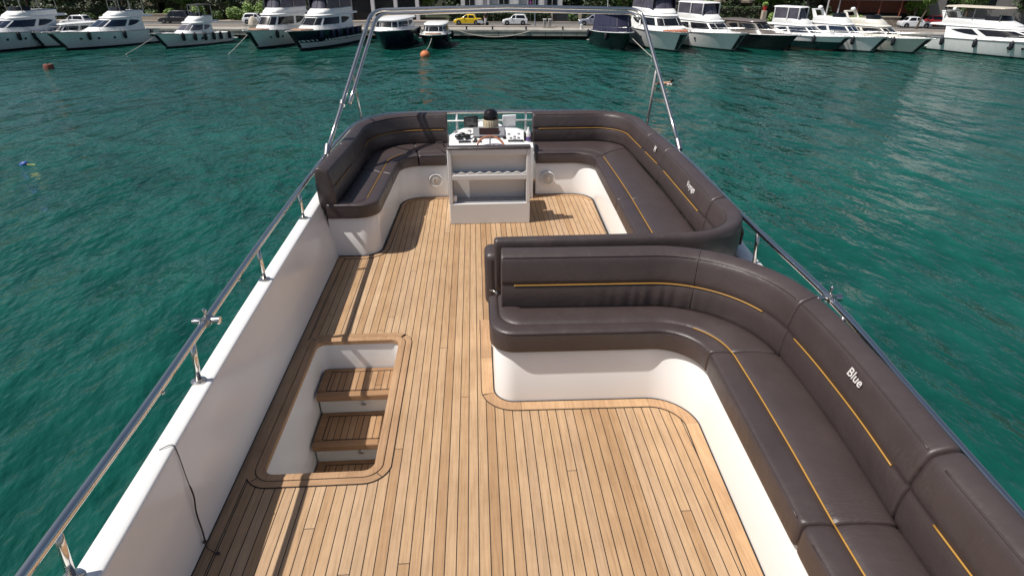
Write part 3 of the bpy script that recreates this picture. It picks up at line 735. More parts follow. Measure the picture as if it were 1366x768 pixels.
tag(cp, 'beige drum with shiny black dome standing on the dashboard', 'dome')
MB().lathe((.19, 8.04, .931), [(.101, 0), (.101, .03), (.097, .06), (.082, .095), (.055, .12), (.02, .132), (.001, .133)], 28).build('dome_cover', mat('glossy_black', (.012, .010, .010), .06, var=.1), cp, smooth='auto')
g = MB()
for k in range(20):
    a = 2 * math.pi * k / 20; g.obox((.19 + .1 * math.cos(a), 8.04 + .1 * math.sin(a), .865), (.004 * math.cos(a), .004 * math.sin(a), 0), (-.005 * math.sin(a), .005 * math.cos(a), 0), (0, 0, .055))
g.build('drum_rib', M['beige_pl'], cp)
pl_ = MB().obox((-.075, 8.06, .895), (.095, 0, 0), (0, .015, .004), (0, -.02, .075)).build('chart_plotter', M['black'], bevel=.012)
tag(pl_, 'black marine display standing on the left of the dashboard', 'display')
MB().obox((-.07, 8.0425, .895), (.062, 0, 0), (0, .002, .0005), (0, -.014, .05)).build('screen', mat('lcd_glass', (.05, .055, .06), .1), pl_)
MB().obox((-.075, 8.07, .81), (.03, 0, 0), (0, .03, 0), (0, 0, .025)).build('bracket', M['black'], pl_, bevel=.005)
tb = MB().obox((.435, 8.04, .90), (.092, .012, 0), (-.001, .012, .004), (.004, -.022, .082)).build('cover_box', M['white_pl'], bevel=.008)
tag(tb, 'white plastic instrument cover standing on the right of the dashboard', 'cover')
g = MB()
for k in range(7): g.obox((.38 + .015 * k, 8.0205 + .002 * k, .907), (.0055, .0008, 0), (0, .0025, 0), (0, -.0015, .007))
g.build('logo_line', M['grey_pl'], tb)
# cord at the left end of the seat pad
g = MB().tube([(-.36, 6.66, .93), (-.40, 6.68, .98), (-.46, 6.7, .97), (-.47, 6.68, .93), (-.42, 6.66, .905), (-.355, 6.645, .86)], .006, 6).build('cord', M['rope_dark'], smooth=True)
tag(g, 'dark looped cord at the left end of the grey cabinet top', 'cord')
# speakers
def speaker(x, lab):
    o = thing('speaker', lab, 'speaker', (x, 7.655 - .03, .235), 0, 'round speakers in the white sofa plinths')
    MB().lathe((0, 0, 0), [(.092, 0), (.092, .016), (.080, .022), (.078, .012)], 32, ax=(0, -1, 0)).build('rim', M['gel'], o, smooth='auto')
    MB().lathe((0, 0, 0), [(.078, .013), (.05, .019), (.02, .022), (.001, .022)], 32, ax=(0, -1, 0)).build('grille', M['mesh'], o, smooth='auto')
    MB().lathe((0, 0, 0), [(.022, .022), (.022, .026), (.012, .028)], 16, ax=(0, -1, 0)).build('tweeter', M['steel_dull'], o, smooth='auto')
speaker(-.56, 'round white speaker in the plinth of the left sofa beside the grey cabinet')
speaker(.93, 'round white speaker in the plinth of the far right sofa')

# ---------------------------------------------------------------- rails and bimini frame
rail = thing('handrail', 'stainless steel handrail on posts running round the white coaming', 'handrail', (-1.64, 2, .6))
mid = [((a[0] + b[0]) / 2, (a[1] + b[1]) / 2) for a, b in zip(inner, outer)]
RP = [(-1.535, -1.6), (-1.565, 0), (-1.592, 1.4), (-1.60, 2.3), (-1.625, 3.1), (-1.66, 4.3), (-1.68, 6.0), (-1.675, 7.2), (-1.57, 8.0), (-1.29, 8.40), (-.86, 8.52), (.1, 8.55), (1.01, 8.52), (1.65, 8.47), (2.05, 8.2), (2.20, 7.75), (2.265, 7.0), (2.27, 6), (2.225, 5), (2.20, 4.4), (2.195, 3.3), (2.15, 2.7), (2.09, 2.2), (2.02, 1.5), (1.95, .8), (1.84, -1.6)]
RPC = crom(RP, 6)
def wl(o): o.matrix_parent_inverse = Matrix.Translation(-Vector(o.parent.location)); return o
def railz(p): return .875 + .045 * max(0, min(1, (p[1] - 7.4) / .8))
wl(MB().tube([(p[0], p[1], railz(p)) for p in RPC], .0225, 14).build('top_rail', M['steel'], rail, smooth=True))
posts = [(.33, -1.60), (1.6, -1.628), (2.86, -1.645), (4.13, -1.655), (5.40, -1.675)]
for y, x in posts:
    i = near(RPC, (x, y)); q = RPC[i]
    wl(MB().tube([(x, y, .6), (q[0] * .5 + x * .5, y, .74), (q[0], y, .87)], .0165, 12).build('post', M['steel'], rail, smooth=True))
    wl(MB().lathe((x, y, .6), [(.042, 0), (.042, .008), (.026, .014), (.02, .016)], 20).build('post_foot', M['steel'], rail, smooth='auto'))
for x, y in ((2.185, 4.20), (2.14, 2.9), (1.99, 1.5), (2.24, 5.6)):
    wl(MB().tube([(x + .03, y, .6), (x + .01, y, .875)], .0165, 12).build('post', M['steel'], rail, smooth=True))
for x in (-.28, .70):
    wl(MB().tube([(x, 8.53, .58), (x, 8.55, .92)], .017, 12).build('post', M['boat_white'], rail, smooth=True))
wl(MB().tube([(-.9, 8.51, .80), (.1, 8.54, .80), (1.05, 8.51, .80)], .011, 10).build('lower_rail', M['boat_white'], rail, smooth=True))
for y in (1.05, 2.45, 3.55): # small eyes under the rail
    q = RPC[near(RPC, (-1.6, y))]; wl(MB().lathe((q[0] + .012, q[1], .845), [(.008, 0), (.012, .008), (.008, .016)], 10).build('rail_eye', M['steel_dull'], rail, smooth=True))
def clamp(p, d, lab):
    o = thing('rail_clamp', lab, 'clamp', p, 0, 'steel clamps on the handrails')
    d = Vector(d).normalized(); s_ = Vector((d.y, -d.x, 0))
    MB().tube([-d * .03, d * .03], .033, 14).build('collar', M['steel_dull'], o, smooth='auto')
    MB().obox(-s_ * .05, s_ * .035, d * .018, (0, 0, .012)).build('hinge_ear', M['steel_dull'], o, bevel=.006)
    MB().lathe(s_ * .03, [(.02, 0), (.024, .03), (.024, .045), (.012, .05)], 14, ax=s_).build('hinge_bolt', M['steel'], o, smooth='auto')
    MB().tube([Vector((0, 0, .02)), Vector((0, 0, .07))], .008, 8).build('pin', M['steel'], o, smooth=True)
    MB().lathe((0, 0, .062), [(.013, 0), (.013, .012), (.006, .02)], 10).build('pin_head', M['steel'], o, smooth='auto')
clamp((-1.618, 3.08, .875), (-.03, 1, 0), 'steel hinge clamp on the left handrail above the white coaming')
clamp((2.187, 3.13, .875), (.01, 1, 0), 'steel hinge clamp on the right handrail beside the nearest sofa')
bim = thing('bimini_frame', 'tall stainless steel awning arch standing over the forward sofas', 'awning frame', (.3, 6.6, .9))
fl, fr = Vector((-1.67, 6.62, .90)), Vector((2.31, 6.62, .90))
dirv = Vector((0, 1.92, 1.33)).normalized(); Lh = 2.33
inw = Vector((1, 0, 0))
def arch(fl, fr, Lh, tl, rad, t0=0.0, tr=.10):
    topl = fl + dirv * Lh + inw * tl; topr = fr + dirv * Lh - inw * tr
    dl = (topl - fl).normalized(); dr = (topr - fr).normalized()
    pts = [fl + (topl - fl) * t0]; n = 10
    a = topl - dl * rad; pts += [fl + (a - fl) * (t0 + (1 - t0) * k / 5) for k in range(1, 5)]
    for k in range(n + 1):
        t = k / n; p0, p1, p2 = a, topl, topl + inw * rad; pts.append(p0 * (1 - t) ** 2 + p1 * 2 * t * (1 - t) + p2 * t * t)
    mid_ = (topl + topr) / 2 + Vector((0, .0, .035))
    pts += [topl + inw * rad + (mid_ - topl - inw * rad) * k / 4 for k in range(1, 5)]
    pts += [mid_ + (topr - inw * rad - mid_) * k / 4 for k in range(1, 4)]
    b = topr - dr * rad
    for k in range(n + 1):
        t = k / n; p0, p1, p2 = topr - inw * rad, topr, b; pts.append(p0 * (1 - t) ** 2 + p1 * 2 * t * (1 - t) + p2 * t * t)
    pts += [b + (fr - b) * k / 5 for k in range(1, 6)]
    return pts
mainp = arch(fl, fr, Lh, .36, .19)
wl(MB().tube(mainp, .024, 14).build('arch_tube', M['steel'], bim, smooth=True))
sh_ = Vector((0, -.02, -.032))
p2 = arch(fl + inw * .075 + sh_, fr - inw * .02 + sh_, Lh - .02, .35, .19, .33, .12)
wl(MB().tube(p2[:-7], .022, 14).build('second_tube', M['steel'], bim, smooth=True))
def onleg(f, s, t):
    tp = f + dirv * Lh + inw * (.36 if s > 0 else .10) * s; return f + (tp - f) * t
j = onleg(fl, 1, .53); wl(MB().tube([j, Vector((-1.54, 8.17, .9))], .014, 10).build('strut', M['steel_dull'], bim, smooth=True))
j = onleg(fr, -1, .54); wl(MB().tube([j, Vector((2.225, 7.72, .9))], .017, 10).build('strut', M['boat_grey'], bim, smooth=True))
for f in (fl, fr):
    wl(MB().tube([f - dirv * .05, f + dirv * .10], .034, 14).build('foot_bracket', M['steel_dull'], bim, smooth='auto'))
j = onleg(fl, 1, .31); wl(MB().tube([j - dirv * .03, j + dirv * .03], .034, 12).build('sleeve', M['steel_dull'], bim, smooth='auto'))
# cord hanging on the left coaming
g = MB(); pts = crom([(-1.615, 2.30, .604), (-1.565, 2.33, .607), (-1.545, 2.32, .56), (-1.525, 2.29, .40), (-1.508, 2.27, .31), (-1.505, 2.24, .22), (-1.494, 2.22, .10), (-1.482, 2.19, .02), (-1.45, 2.17, .014), (-1.40, 2.14, .018)], 5)
rr_ = [.0022 if p[2] > .36 or p[2] < .03 else .0042 for p in pts]
o = g.tube(pts, rr_, 8).build('cord', M['rope_dark'], smooth=True)
tag(o, 'thin dark cord hanging down the white left coaming to the deck', 'cord')
g = MB().ellipsoid((-1.488, 2.20, .05), .009, .012, .012, 8, 6); g.ellipsoid((-1.41, 2.145, .022), .016, .010, .009, 8, 6); g.build('knot', M['rope_dark'], o, smooth=True)
#FAR
# ---------------------------------------------------------------- moored yachts
def hullfn(L, B, fs, fb):
    def xm(v): return L * (.865 + .135 * max(0, v))
    def hb(s):
        k = 1 - max(0, (s - .42) / .58) ** 2.3
        return B / 2 * (.90 + .10 * min(1, s / .35)) * max(0, k) ** .85
    def sheer(s): return fs + (fb - fs) * s ** 1.5
    def pt(s, v, side=1, out=0):
        z = -.5 + .5 * (v + .3) / .3 if v < 0 else v * sheer(s)
        fl = (.80 + .20 * min(1, max(0, v)) ** .8) * (1 - .38 * (1 - max(0, v)) * s ** 2.5)
        if v < 0: fl *= 1 + v * .9
        return Vector((s * xm(v), side * (hb(s) * fl + out), z))
    return pt, sheer, hb
FEND = []
def moored(label, bow, deg, L, B, fs, fb, low='boat_white', up='boat_white', band=.62, top='boat_white', roof=None, cab=(.16, .70, .56), ch=1.55,
           glass='glass', fly=None, pads=None, port=3, fenders=4, fside=1, stem=True, rails=True, fcol='fender', mast=False, boot='antifoul', ports_m='glass', rad=False, person=False):
    """bow = waterline bow position, deg = direction from bow to stern."""
    a = R(deg); hd = Vector((-math.cos(a), -math.sin(a), 0))
    st = Vector((*bow, WZ)) - hd * L * .865
    y = thing('motor_yacht', label, 'yacht', st, math.atan2(hd.y, hd.x), 'motor yachts moored along the quay')
    pt, sheer, hb = hullfn(L, B, fs, fb)
    lev = [-.3, 0, .10, .22, .36, .5, band, band + .02, .86, 1.0]; S = [i / 22 for i in range(23)]
    mb = MB()
    for sd in (1, -1):
        vs = [pt(s, v, sd) for s in S for v in lev]; n = len(lev)
        for k in range(n - 1):
            mi = 2 if k < 2 else (0 if k < 6 else 1)
            mb.add([], [])
            o = len(mb.v)
            mb.v += [tuple(pt(s, lev[k + q], sd)) for s in S for q in (0, 1)]
            for i in range(len(S) - 1):
                mb.f.append((o + 2 * i, o + 2 * i + 1, o + 2 * i + 3, o + 2 * i + 2)); mb.m.append(mi)
    # transom
    o = len(mb.v); mb.v += [tuple(pt(0, v, 1)) for v in lev] + [tuple(pt(0, v, -1)) for v in reversed(lev)]
    mb.f.append(tuple(range(o, o + 2 * len(lev)))); mb.m.append(0)
    bmh = mb.build('hull', [M[low], M[up], M[boot]], y, smooth='auto', ang=45)
    bm = bmesh.new(); bm.from_mesh(bmh.data); bmesh.ops.remove_doubles(bm, verts=bm.verts, dist=.002); bmesh.ops.recalc_face_normals(bm, faces=bm.faces); bm.to_mesh(bmh.data); bm.free()
    # deck with toe rail
    mb = MB(); rings = []
    for s in S[:-1] + [.985]:
        p = pt(s, 1); rings.append([(p.x, max(.01, p.y - .06), p.z - .10), (p.x, -max(.01, p.y - .06), p.z - .10)])
    mb.loft(rings, caps=False, closed=False); mb.build('foredeck', M[top], y)
    for sd in (1, -1):
        MB().tube([pt(s, 1, sd) for s in S], .05, 6).build('rub_rail', M['boat_grey'] if low == 'boat_white' else M['boat_white'], y, smooth=True)
    # swim platform
    MB().box(-L * .07, .05, -B * .42, B * .42, .32, .46).build('swim_platform', M[top], y, bevel=.04)
    # saloon: rounded, raked, with a wrap-round band of dark glass
    xa, xb, xt = L * cab[0], L * (cab[1] + .03), L * cab[2]
    zt = sheer(.45) + ch; wa, wf, wt = B * .43, B * .34, B * .36
    def outl(t, grow=0.0, n=22):
        xf = xb + (xt - xb) * t ** .85; wd_ = wa + (wt - wa) * t; xm_ = xa + (xf - xa) * .45; pts = []
        for k in range(7): pts.append((xa - L * .02 * t + (xm_ - xa) * k / 6, -1, wd_))
        for k in range(1, n):
            th = -math.pi / 2 + math.pi * k / n
            cx, sy = abs(math.cos(th)) ** .62, abs(math.sin(th)) ** .62 * (1 if th > 0 else -1)
            pts.append((xm_ + (xf - xm_) * cx, sy, wd_ * (1 - .10 * cx)))
        for k in range(7): pts.append((xm_ + (xa - xm_) * k / 6, 1, wd_))
        out = []
        for x, sy, w_ in pts:
            zb_ = sheer(max(0, min(1, x / L))) - .14; z = zb_ + (zt - .04 * (1 if x > xa else 1) - zb_) * t
            gx = grow if x > xm_ else 0
            out.append(Vector((x + gx * .8, sy * (w_ + grow), z)))
        return out
    MB().loft([outl(t) for t in (0, .12, .3, .5, .7, .88, 1)]).build('saloon', M[top], y, smooth='auto', ang=50)
    nO = len(outl(0)); c0 = nO // 2
    def band(t0, t1, i0, i1, name, mg, pinch0=0, pinch1=0):
        rings = []
        for i in range(i0, i1 + 1):
            f = (i - i0) / max(1, i1 - i0); u0 = t0 + pinch0 * (1 - f) ** 2 + pinch1 * f ** 2; u1 = t1 - pinch0 * (1 - f) ** 2 * .3 - pinch1 * f ** 2 * .3
            a_, b_ = outl(u0, .025)[i], outl(u1, .025)[i]; c_, d_ = outl(u0, -.03)[i], outl(u1, -.03)[i]
            rings.append([a_, outl((u0 + u1) / 2, .028)[i], b_, d_, c_])
        MB().loft(rings).build(name, M[mg], y, smooth='auto')
    band(.40, .86, c0 - 5, c0 + 5, 'windscreen', glass)
    band(.40, .86, c0 + 6, c0 + 11, 'side_window', glass); band(.40, .86, c0 - 11, c0 - 6, 'side_window', glass)
    band(.42, .84, c0 + 12, nO - 2, 'side_window', glass, 0, .32); band(.42, .84, 1, c0 - 12, 'side_window', glass, .32, 0)
    for i in (c0 - 2, c0 + 2):
        MB().tube([outl(t, .03)[i] for t in (.40, .63, .86)], .022, 5).build('mullion', M[top], y)
    # roof overhang
    def roofo(g, dz, dx=0): return [p + Vector((dx if p.x > xt * .7 else 0, 0, dz)) for p in outl(1, g)]
    rf_ = [[Vector((p.x if p.x > xa + .1 else xa - L * .12, p.y, p.z)) for p in roofo(g, dz, dx)] for g, dz, dx in ((.02, -.05, .10), (.10, 0, .16), (.08, .06, .12), (-.12, .15, -.10))]
    MB().loft(rf_).build('roof', M[roof or top], y, smooth='auto', ang=40)
    if pads:
        x0, x1 = L * (cab[1] + .01), L * min(.92, cab[1] + .15); zc = sheer(.8) - .02
        MB().hexa([(x0, -wf * .8, zc - .06), (x1, -wf * .45, zc + .02), (x1, wf * .45, zc + .02), (x0, wf * .8, zc - .06)],
                  [(x0, -wf * .8, zc + .16), (x1, -wf * .45, zc + .16), (x1, wf * .45, zc + .16), (x0, wf * .8, zc + .16)]).build('sunpad', M[pads], y, bevel=.05)
    else:
        MB().hexa([(L * .74, -wf * .55, sheer(.74) - .1), (L * .86, -wf * .3, sheer(.86) - .1), (L * .86, wf * .3, sheer(.86) - .1), (L * .74, wf * .55, sheer(.74) - .1)],
                  [(L * .75, -wf * .5, sheer(.74) + .1), (L * .85, -wf * .26, sheer(.86) + .04), (L * .85, wf * .26, sheer(.86) + .04), (L * .75, wf * .5, sheer(.74) + .1)]).build('deck_hatch', M[top], y, bevel=.03)
    if fly:
        zf0 = zt + .06; fa, ff = xa - L * .05, xt - L * .01
        lo = [(fa, -wt * .95, zf0), (ff, -wt * .8, zf0), (ff, wt * .8, zf0), (fa, wt * .95, zf0)]
        hi = [(fa - .2, -wt * 1.0, zf0 + .55), (ff - L * .07, -wt * .82, zf0 + .62), (ff - L * .07, wt * .82, zf0 + .62), (fa - .2, wt * 1.0, zf0 + .55)]
        def fo(g, z, lean=0):
            base = outl(1, g); x0_ = min(p.x for p in base); out = []
            for p in base: out.append(Vector((fa - .1 + (p.x - x0_) / (xt - x0_) * (ff - lean - fa), p.y * .96, z)))
            return out
        MB().loft([fo(-.02, zf0 - .02), fo(.02, zf0 + .2, .1), fo(-.02, zf0 + .55, L * .06), fo(-.10, zf0 + .60, L * .065)]).build('flybridge', M[top], y, smooth='auto', ang=45)
        zh = zf0 + .62; xw = ff - L * .08
        scn = [Vector(v) for v in ((xw, -wt * .78, zh - .02), (xw, wt * .78, zh - .02), (xw - .5, wt * .72, zh + (1.15 if fly in ('enclosed', 'hardtop') else .45)), (xw - .5, -wt * .72, zh + (1.15 if fly in ('enclosed', 'hardtop') else .45)))]
        hh_ = 1.15 if fly in ('enclosed', 'hardtop') else .42
        A_, B_ = fo(-.10, zh - .04, L * .07), fo(-.22, zh + hh_, L * .07 + hh_ * .45)
        for i0, i1 in ((c0 - 9, c0 - 4), (c0 - 4, c0), (c0, c0 + 4), (c0 + 4, c0 + 9)):
            MB().loft([[A_[i], B_[i], B_[i] - Vector((.03, 0, 0)), A_[i] - Vector((.03, 0, 0))] for i in range(i0, i1 + 1)]).build('fly_screen', M['clear_vinyl' if fly in ('enclosed', 'hardtop') else 'glass'], y, smooth='auto')
        for i in (c0 - 9, c0 - 4, c0, c0 + 4, c0 + 9): MB().tube([A_[i] + Vector((.01, 0, 0)), B_[i] + Vector((.01, 0, 0))], .025, 5).build('screen_frame', M['boat_black'], y)
        if fly in ('enclosed', 'hardtop', 'canvas'):
            zr = zh + 1.15; mt = {'enclosed': 'canvas_navy', 'hardtop': top, 'canvas': 'canvas_blk'}[fly]
            MB().hexa([(fa - .3, -wt * .95, zr), (xw - .3, -wt * .76, zr), (xw - .3, wt * .76, zr), (fa - .3, wt * .95, zr)],
                      [(fa - .2, -wt * .8, zr + .16), (xw - .5, -wt * .66, zr + .14), (xw - .5, wt * .66, zr + .14), (fa - .2, wt * .8, zr + .16)]).build('sun_top', M[mt], y, bevel=.05)
            for sgn in (1, -1):
                for xx in (fa, (fa + xw) / 2, xw - .45):
                    wv = wt * (.93 if xx < xw - 1 else .76)
                    MB().tube([(xx, sgn * wv, zh - .1), (xx, sgn * wv * .98, zr + .02)], .045 if fly != 'hardtop' else .07, 6).build('top_post', M['steel_dull' if fly != 'hardtop' else top], y)
                if fly in ('enclosed', 'hardtop'):
                    f = [Vector(v) for v in ((fa, sgn * wt * .93, zh), (xw - .1, sgn * wt * .78, zh), (xw - .45, sgn * wt * .74, zr), (fa, sgn * wt * .92, zr))]
                    MB().panel(f if sgn < 0 else (f[1], f[0], f[3], f[2]), .02, .98, 0, .98, .01, .02).build('side_curtain', M['clear_vinyl'], y)
        if fly == 'arch' or rad:
            for sgn in (1, -1):
                MB().hexa([(fa - .1, sgn * wt * .9, zh - .3), (fa + .5, sgn * wt * .9, zh - .3), (fa + .5, sgn * wt * .8, zh - .3), (fa - .1, sgn * wt * .8, zh - .3)],
                          [(fa - .6, sgn * wt * .8, zh + .65), (fa - .2, sgn * wt * .8, zh + .65), (fa - .2, sgn * wt * .7, zh + .65), (fa - .6, sgn * wt * .7, zh + .65)]).build('arch_leg', M[top], y, bevel=.03)
            MB().box(fa - .62, fa - .18, -wt * .82, wt * .82, zh + .6, zh + .75).build('arch_bar', M[top], y, bevel=.04)
            rd = MB().lathe((fa - .4, wt * .4, zh + .76), [(.2, 0), (.28, .08), (.27, .2), (.15, .3), (.01, .32)], 16).build('radar_dome', M['boat_white'], y, smooth='auto')
    if mast:
        MB().tube([(xa, 0, zt), (xa - .35, 0, zt + 3.4)], .035, 6).build('antenna', M['boat_white'], y)
    # portholes and stem protector
    for k in range(port):
        s = .50 + .30 * k / max(1, port - 1)
        for sd in (1, -1):
            p = pt(s, .62, sd, .015); p2 = pt(s + .02, .62, sd, .015); ax = (Vector((p2.y - p.y, -(p2.x - p.x), 0)) * (-sd)).normalized()
            MB().lathe(p - ax * .05, [(.15, 0), (.15, .06), (.12, .07)], 12, ax=ax).build('porthole', M[ports_m], y)
    if stem:
        MB().loft([[pt(.968, v, -1, .02), pt(.99, v, -1, .02), pt(.999, v, 1, .03) + Vector((.04, 0, 0)), pt(.99, v, 1, .02), pt(.968, v, 1, .02)] for v in (.12, .5, .9)]).build('stem_guard', M['rubber'], y)
        MB().box(L * .93, L * 1.03, -.13, .13, fb - .08, fb + .03).build('bow_roller', M['steel_dull'], y, bevel=.02)
    if rails:
        for sd in (1, -1):
            pts = [pt(s, 1, sd, -.08) + Vector((0, 0, .55 * min(1, (s - .38) / .1))) for s in [.38 + .60 * k / 14 for k in range(15)]]
            MB().tube(pts, .022, 6).build('bow_rail', M['steel_dull'], y)
            g = MB()
            for k in range(2, 15, 3):
                s = .38 + .60 * k / 14; b_ = pt(s, 1, sd, -.08); g = MB(); g.tube([b_, pts[k]], .016, 5); g.build('rail_post', M['steel_dull'], y)
    mw = Matrix.Translation(st) @ Matrix.Rotation(math.atan2(hd.y, hd.x), 4, 'Z')
    for k in range(fenders):
        s = .10 + .62 * k / max(1, fenders - 1) + rnd.uniform(-.02, .02)
        p = mw @ (pt(s, .80, fside, .15)); FEND.append((p, mw @ pt(s, 1, fside, .0), fcol, label))
    if person:
        FLYP.append((mw @ Vector((xa + 1.2, -wt * .35, zt + .10)), math.atan2(hd.y, hd.x)))
    return y, mw, pt
FLYP = []
Y = {}
Y['B1'] = moored('white yacht with purple canopy at the left end of the row', (-56.6, 74.5), 72, 14, 4.2, 1.7, 2.3, cab=(.12, .72, .50), ch=1.5, glass='glass_blue', fly='canvas', fenders=5, fside=1, stem=False)
Y['B1b'] = moored('small white boat squeezed behind the bow of the blue windowed yacht', (-52.3, 80.6), 58, 8, 2.8, 1.3, 1.8, port=0, fenders=0, ch=1.0, rails=False)
Y['B2'] = moored('white yacht with three portholes and black flybridge canopy, moored behind the brown buoy', (-48.1, 77.9), 58, 12.5, 4.3, 1.6, 2.05, cab=(.14, .66, .44), ch=1.45, glass='glass_blue', fly='canvas', fenders=3, fside=1, mast=False)
Y['B3'] = moored('low white boat with black canvas cover over its cockpit and slanting mooring line', (-37.2, 79.1), 62, 10.5, 3.5, 1.15, 1.75, cab=(.28, .68, .52), ch=1.25, glass='clear_vinyl', roof='boat_white', fly='canvas', port=1, fenders=6, fside=1)
Y['B4'] = moored('white yacht with tan sunpad beside the navy banded yacht', (-26.0, 77.7), 71, 12, 4.4, 1.7, 2.15, cab=(.14, .74, .62), ch=1.75, pads='sunpad', fly='enclosed', fenders=3, fside=1)
Y['B5'] = moored('white yacht with broad navy upper hull band and purple flybridge enclosure', (-20.5, 75.9), 70, 13, 4.7, 1.9, 2.2, up='boat_navy', band=.36, cab=(.14, .74, .60), ch=1.55, pads='sunpad', fly='enclosed', fenders=6, fside=1, fcol='fender_blue', stem=True, person=True)
Y['B6'] = moored('dark navy hulled launch with white cabin seen through the left arch corner', (-10.6, 76.2), 79, 10, 4.6, 1.9, 2.1, low='boat_navy', up='boat_navy', top='boat_white', cab=(.2, .80, .74), ch=1.15, port=0, fenders=1, fside=1, boot='antifoul', stem=False)
Y['B7'] = moored('small white topped boat with black hull tied to the orange buoy', (-5.0, 76.6), 87, 9, 3.7, 1.25, 1.6, low='boat_black', up='boat_black', band=.7, cab=(.2, .70, .58), ch=1.1, pads='sunpad', port=0, fenders=2, fside=1, stem=False, roof='boat_white', fly=None, rad=False)
Y['B8'] = moored('black hulled boat with navy canvas cabin at the right end of the open quay', (17.3, 73.2), 97, 9.5, 4.2, 1.7, 2.05, low='boat_black', up='boat_black', top='boat_grey', cab=(.18, .80, .76), ch=2.0, roof='canvas_navy', glass='canvas_navy', port=0, fenders=2, fside=-1, rails=True, stem=False, mast=True)
Y['B9'] = moored('broad white yacht with orange hatch on its foredeck facing the camera', (23.2, 71.5), 99, 12.5, 5.4, 2.05, 2.2, cab=(.14, .76, .62), ch=1.55, pads='hatch_org', fly='enclosed', port=1, fenders=1, fside=-1)
Y['B10'] = moored('white yacht with tall hardtop and bow turned right, beside the orange hatch yacht', (30.0, 71.9), 109, 12, 4.5, 1.6, 2.05, cab=(.14, .74, .58), ch=1.25, fly='hardtop', port=1, fenders=1, fside=-1, glass='glass')
Y['B11'] = moored('taupe topped yacht with black hull lying in shade', (36.1, 72.2), 118, 11, 3.9, 1.5, 1.8, low='boat_black', up='boat_black', top='boat_brown', cab=(.18, .70, .54), ch=1.35, port=0, fenders=1, fside=-1, rad=True, fly=None)
Y['B12'] = moored('white yacht with dark green lower hull and open hardtop', (41.7, 71.2), 122, 11, 3.4, 1.4, 1.7, low='boat_teal', up='boat_white', band=.62, cab=(.2, .70, .56), ch=1.05, fly='hardtop', port=0, fenders=3, fside=-1, boot='red_stripe', glass='glass_blue')
Y['B13'] = moored('white yacht with arched radar mast squeezed between two neighbours', (45.4, 69.9), 118, 10.5, 3.0, 1.3, 1.75, cab=(.2, .72, .56), ch=1.35, port=1, fenders=2, fside=-1, glass='glass_blue', fly='arch')
Y['B14'] = moored('cream coloured yacht with rounded cabin and dark stem', (49.6, 68.7), 118, 11, 3.5, 1.35, 1.7, low='boat_cream', up='boat_cream', top='boat_cream', cab=(.16, .70, .52), ch=1.15, port=0, fenders=3, fside=-1, glass='glass', fly='arch')
Y['B15'] = moored('long white yacht at the right end of the row with beige sunshade', (61.6, 58.6), 113, 18.5, 4.9, 1.45, 2.1, cab=(.10, .74, .47), ch=1.15, port=5, fenders=4, fside=-1, glass='glass', fly='canvas', rad=True)
# special recolouring of canopies
for ch in Y['B1'][0].children:
    if ch.name.startswith('sun_top'): ch.data.materials[0] = M['canvas_navy']
for ch in Y['B15'][0].children:
    if ch.name.startswith('sun_top'): ch.data.materials[0] = M['tarp']
for ch in Y['B8'][0].children:
    if ch.name.startswith('saloon'): ch.data.materials[0] = M['canvas_navy']
# fenders hang outside the hulls
base_f = None
for k, (p, tp, fc, lab) in enumerate(FEND):
    q = Vector((0, 0, 0))
    me_o = MB().lathe((0, 0, -.42), [(.02, -.1), (.15, -.04), (.21, .10), (.21, .60), (.15, .76), (.05, .84), (.03, .90)], 12)
    f = me_o.build('fender', M[fc], smooth=True); f.location = p
    d = tp - p
    MB().tube([(0, 0, .40), tuple(d)], .015, 5).build('fender_line', M['rope_dark'], f)
    short = lab.split(' with ')[0].split(' at ')[0].split(' tied')[0].split(' seen')[0].split(' lying')[0].split(' facing')[0].split(' and ')[0].split(' squeezed')[0]
    tag(f, f'{"blue" if fc == "fender_blue" else "black"} fender hanging on the side of the {short}'[:110], 'fender', f'fenders of the {short}')

# ---------------------------------------------------------------- mooring lines and buoys
def rope(a, b, sag, lab, r=.035):
    a, b = Vector(a), Vector(b)
    pts = [a.lerp(b, t / 8) + Vector((0, 0, -sag * 4 * (t / 8) * (1 - t / 8))) for t in range(9)]
    tag(MB().tube(pts, r, 6).build('mooring_line', M['rope_pale']), lab, 'rope')
def bowtop(k, s=.995, v=.8):
    _, mw, pt = Y[k]; return mw @ pt(s, v)
rope(bowtop('B3'), bowtop('B3') + Vector((-1.6, -5.0, WZ - bowtop('B3').z - .1)), .05, 'pale mooring line slanting from the bow of the low white canvas covered boat')
rope(bowtop('B4'), bowtop('B4') + Vector((-1.3, -4.2, WZ - bowtop('B4').z - .1)), .05, 'pale mooring line slanting down from the white yacht with tan sunpad')
rope(bowtop('B7'), (-5.4, 69.5, WZ + .55), .25, 'pale mooring line from the small black hulled boat to the orange buoy')
rope(bowtop('B8', .93), bowtop('B8') + Vector((1.9, -4.8, WZ - bowtop('B8').z - .1)), .05, 'pale mooring line slanting from the bow of the black hulled canvas boat')
rope((-2.2, quay_y(-2.2) - .05, QZ - .1), (7.5, quay_y(7.5) - .05, QZ - .12), .75, 'sagging rope slung along the face of the concrete quay', .05)
b = MB().ellipsoid((-5.4, 69.3, WZ + .18), .52, .52, .48, 22, 14).build('buoy', M['orange'], smooth=True)
tag(b, 'round orange buoy floating in front of the small black hulled boat', 'buoy')
MB().lathe((-5.4, 69.3, WZ + .64), [(.09, 0), (.07, .10), (.03, .14)], 10).build('buoy_eye', M['black'], b, smooth='auto')
b = MB().lathe((-40.85, 62.6, WZ - .3), [(.36, 0), (.44, .06), (.44, .62), (.38, .72), (.02, .74)], 20).build('buoy', M['rust'], smooth='auto')
tag(b, 'reddish brown drum buoy floating alone on the left water', 'buoy')
